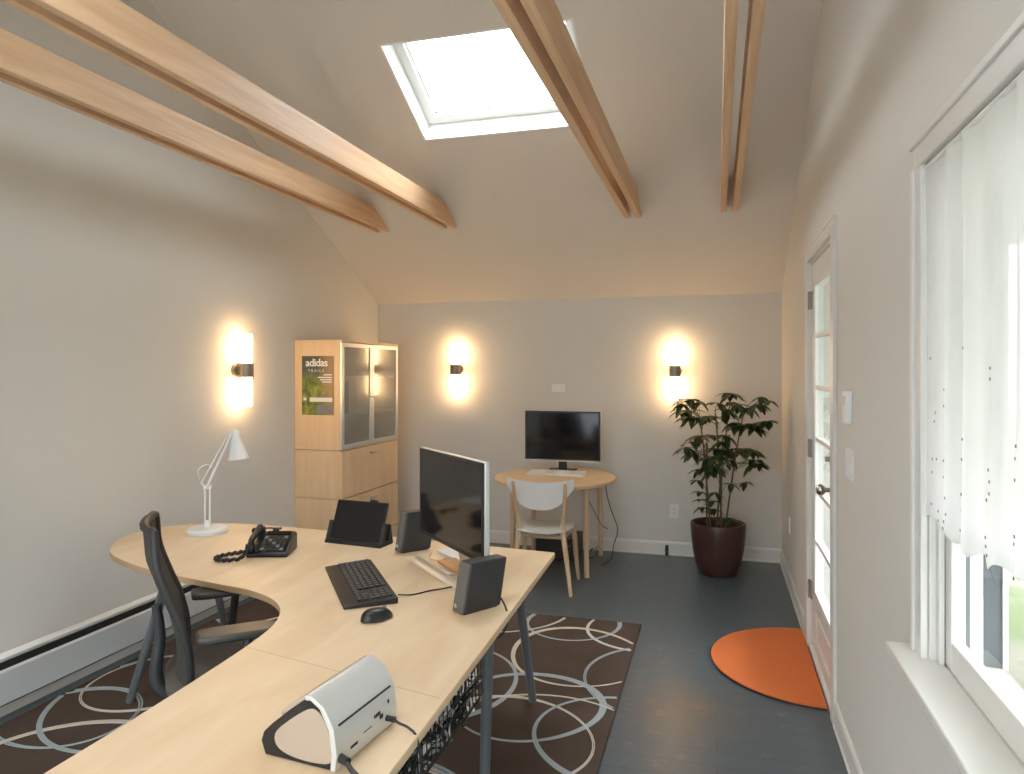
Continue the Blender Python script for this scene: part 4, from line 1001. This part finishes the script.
for idx, (px_, py_) in enumerate(cl_ + cl2):
    y_ = rnd.uniform(5.62, 5.98) if px_ < 750 else 5.62; small = idx >= len(cl_)
    c_ = leafpt(px_, py_, y_)
    c_.x = min(c_.x, .355)
    best, bi = min(allst, key=lambda w: (w[0] - c_ + Vector((0, 0, .10))).length if w[0].z < c_.z + .03 else 9)
    mid = (best + c_) / 2 + Vector((0, 0, .03)); smb[bi].tube([best, mid, c_], .0022, n=5, smooth=3)
    k = rnd.randint(5, 7) if not small else 4; out = (c_ - Vector((0, 0, c_.z))); a0 = math.atan2(out.y, out.x)
    for q in range(k):
        a = a0 + (q - (k - 1) / 2) * 2 * pi / (k + .6); dz = rnd.uniform(-.65, .12)
        leaflet(fol, c_, Vector((cos(a), sin(a), dz)), Vector((0, 0, 1)), rnd.uniform(.10, .145) * (.72 if small or c_.x > .3 else 1), rnd.uniform(.040, .054) * (.85 if small else 1))
fol.build('foliage', e2, angle=60, fix=False); [q.build('stem', e2, fix=False) for q in smb]

# ------------------------------------------------------------------ sheer curtain
e = thing('window_curtain', 'sheer white embroidered curtain hanging in the right window', 'curtain', (XR - .004, (WY0 + WY1) / 2, 0))
cu = MB('sheer'); ny, nz_ = 120, 30; hw = (WY1 - WY0) / 2 - .004
cv = []; cf = []
for j in range(nz_ + 1):
    t_ = j / nz_
    for i in range(ny + 1):
        u = i / ny; yl = -hw + 2 * hw * u
        zb = 1.215 + .020 * abs(sin(u * pi * 9)) + .01 * sin(u * 7)
        z = zb + (2.112 - zb) * t_
        x = .010 * sin(u * 2 * pi * 7 + .6 * sin(t_ * 3)) * (1 - .4 * t_) + .004 * sin(u * 61)
        cv.append((x, yl, z))
for j in range(nz_):
    for i in range(ny): q = j * (ny + 1) + i; cf.append((q, q + 1, q + ny + 2, q + ny + 1))
cu.add(cv, cf)
MB('white').cyl((0, -hw - .003, 2.114), (0, hw + .003, 2.114), .006, n=12).build('curtain_rod', e)
em = cu.use('siding'); rnd = random.Random(5)
for c0 in (-.40, -.25, -.09, .07, .20, .31, .42):
    for k in range(9):
        y_ = c0 + rnd.uniform(-.02, .02); z = 1.235 + k * rnd.uniform(.012, .03) * (1 + k * .1)
        u = (y_ + hw) / (2 * hw); t_ = (z - 1.215) / .897
        x = .010 * sin(u * 2 * pi * 7 + .6 * sin(t_ * 3)) * (1 - .4 * t_) + .004 * sin(u * 61)
        em.box(x - .0015, x - .0007, y_ - .003, y_ + .003, z - .003, z + .003)
cu.build('cloth', e, angle=80, fix=False)

# ------------------------------------------------------------------ outside
o = MB('lawn').box(XR + TH + .02, 40, -25, 40, -.35, -.3).build('lawn'); tag(o, 'patchy grass and gravel yard outside the window', 'yard', kind='stuff'); o['kind'] = 'structure'
e = thing('neighbour_house', 'grey sided outbuilding with white corner boards outside the window', 'building', (2.0, 8.1, -.3))  # widened to hide bright sky behind the door panes
hb = MB('siding')
for k in range(24): hb.prism([(0, 0), (-.018, 0), (-.004, .135), (0, .135)], -1.33, .55, 'x', mat=Matrix.Translation((0, 0, k * .135)))
hb.box(-1.33, .55, 0, 3, 0, 3.25); hb.build('siding_wall', e, fix=False)
for x in (-1.30, -.45, -.12, .50): MB('white').box(x, x + .06, -.03, .0, 0, 3.25).build('corner_board', e)
MB('siding').prism([(-.4, 3.2), (3.3, 3.2), (1.5, 4.3)], -1.31, .8, 'x').build('roof', e)

# fence and trees added to block the bright low sky
e = thing('sky_blocking_fence', 'weathered grey board fence added across the yard to block low sky', 'fence', (6.5, 4, -.3))
for k in range(6): MB('fence_wood').box(-.06, .06, -9 + k * 3.6, -8.88 + k * 3.6, 0, 1.9).build('post', e)
fb = MB('fence_wood')
for k in range(120): fb.box(-.02, .02, -9 + k * .155, -8.86 + k * .155, .05, 1.8)
fb.build('boards', e, fix=False)
rnd = random.Random(21)
for k in range(5):
    t_ = thing('sky_blocking_tree', ['added round green tree beyond the fence, blocking low sky', 'added dark leafy tree beyond the grey yard fence', 'added wide bushy tree behind the middle of the fence', 'added leafy tree outside behind the window curtain', 'added dense tree at the near end of the yard fence'][k], 'tree', (8.6 + (k % 2) * .8, 11.5 - k * 3.6, -.3), 0, 'added sky-blocking trees behind the fence')  # tree line added to screen off the bright horizon
    MB('stem').tube([(0, 0, 0), (.05, .03, 1.2), (0, 0, 2.4)], [.16, .12, .09], n=10).build('trunk', t_)
    cv = []; cf = []; nu, nv = 40, 24
    ph = [rnd.uniform(0, 6) for _ in range(6)]
    for j in range(nv + 1):
        for i in range(nu):
            a = 2 * pi * i / nu; b_ = pi * j / nv
            r = 1 + .10 * sin(5 * a + ph[0]) * sin(4 * b_ + ph[1]) + .08 * sin(9 * a + ph[2] + 3 * b_) * sin(7 * b_ + ph[3]) + rnd.uniform(-.05, .05)
            cv.append((1.6 * r * sin(b_) * cos(a), 1.5 * r * sin(b_) * sin(a), 3.6 + 2.3 * r * cos(b_)))
    for j in range(nv):
        for i in range(nu): cf.append((j * nu + i, j * nu + (i + 1) % nu, (j + 1) * nu + (i + 1) % nu, (j + 1) * nu + i))
    MB('leaf').add(cv, cf).build('crown', t_, angle=10)

structure(MB('white').box(XR + TH, 2.35, .2, 5.4, 2.42, 2.5).build('added_porch_roof', smooth=False), 'added porch roof shading the door and window from outside', 'porch roof')  # roof and posts added to hold back sky light at the right wall
for y_ in (.3, 3.0, 5.3): structure(MB('white').box(2.22, 2.32, y_ - .05, y_ + .05, -.3, 2.42).build('added_porch_post', bevel=.004), 'white post under the added porch roof outside', 'post')
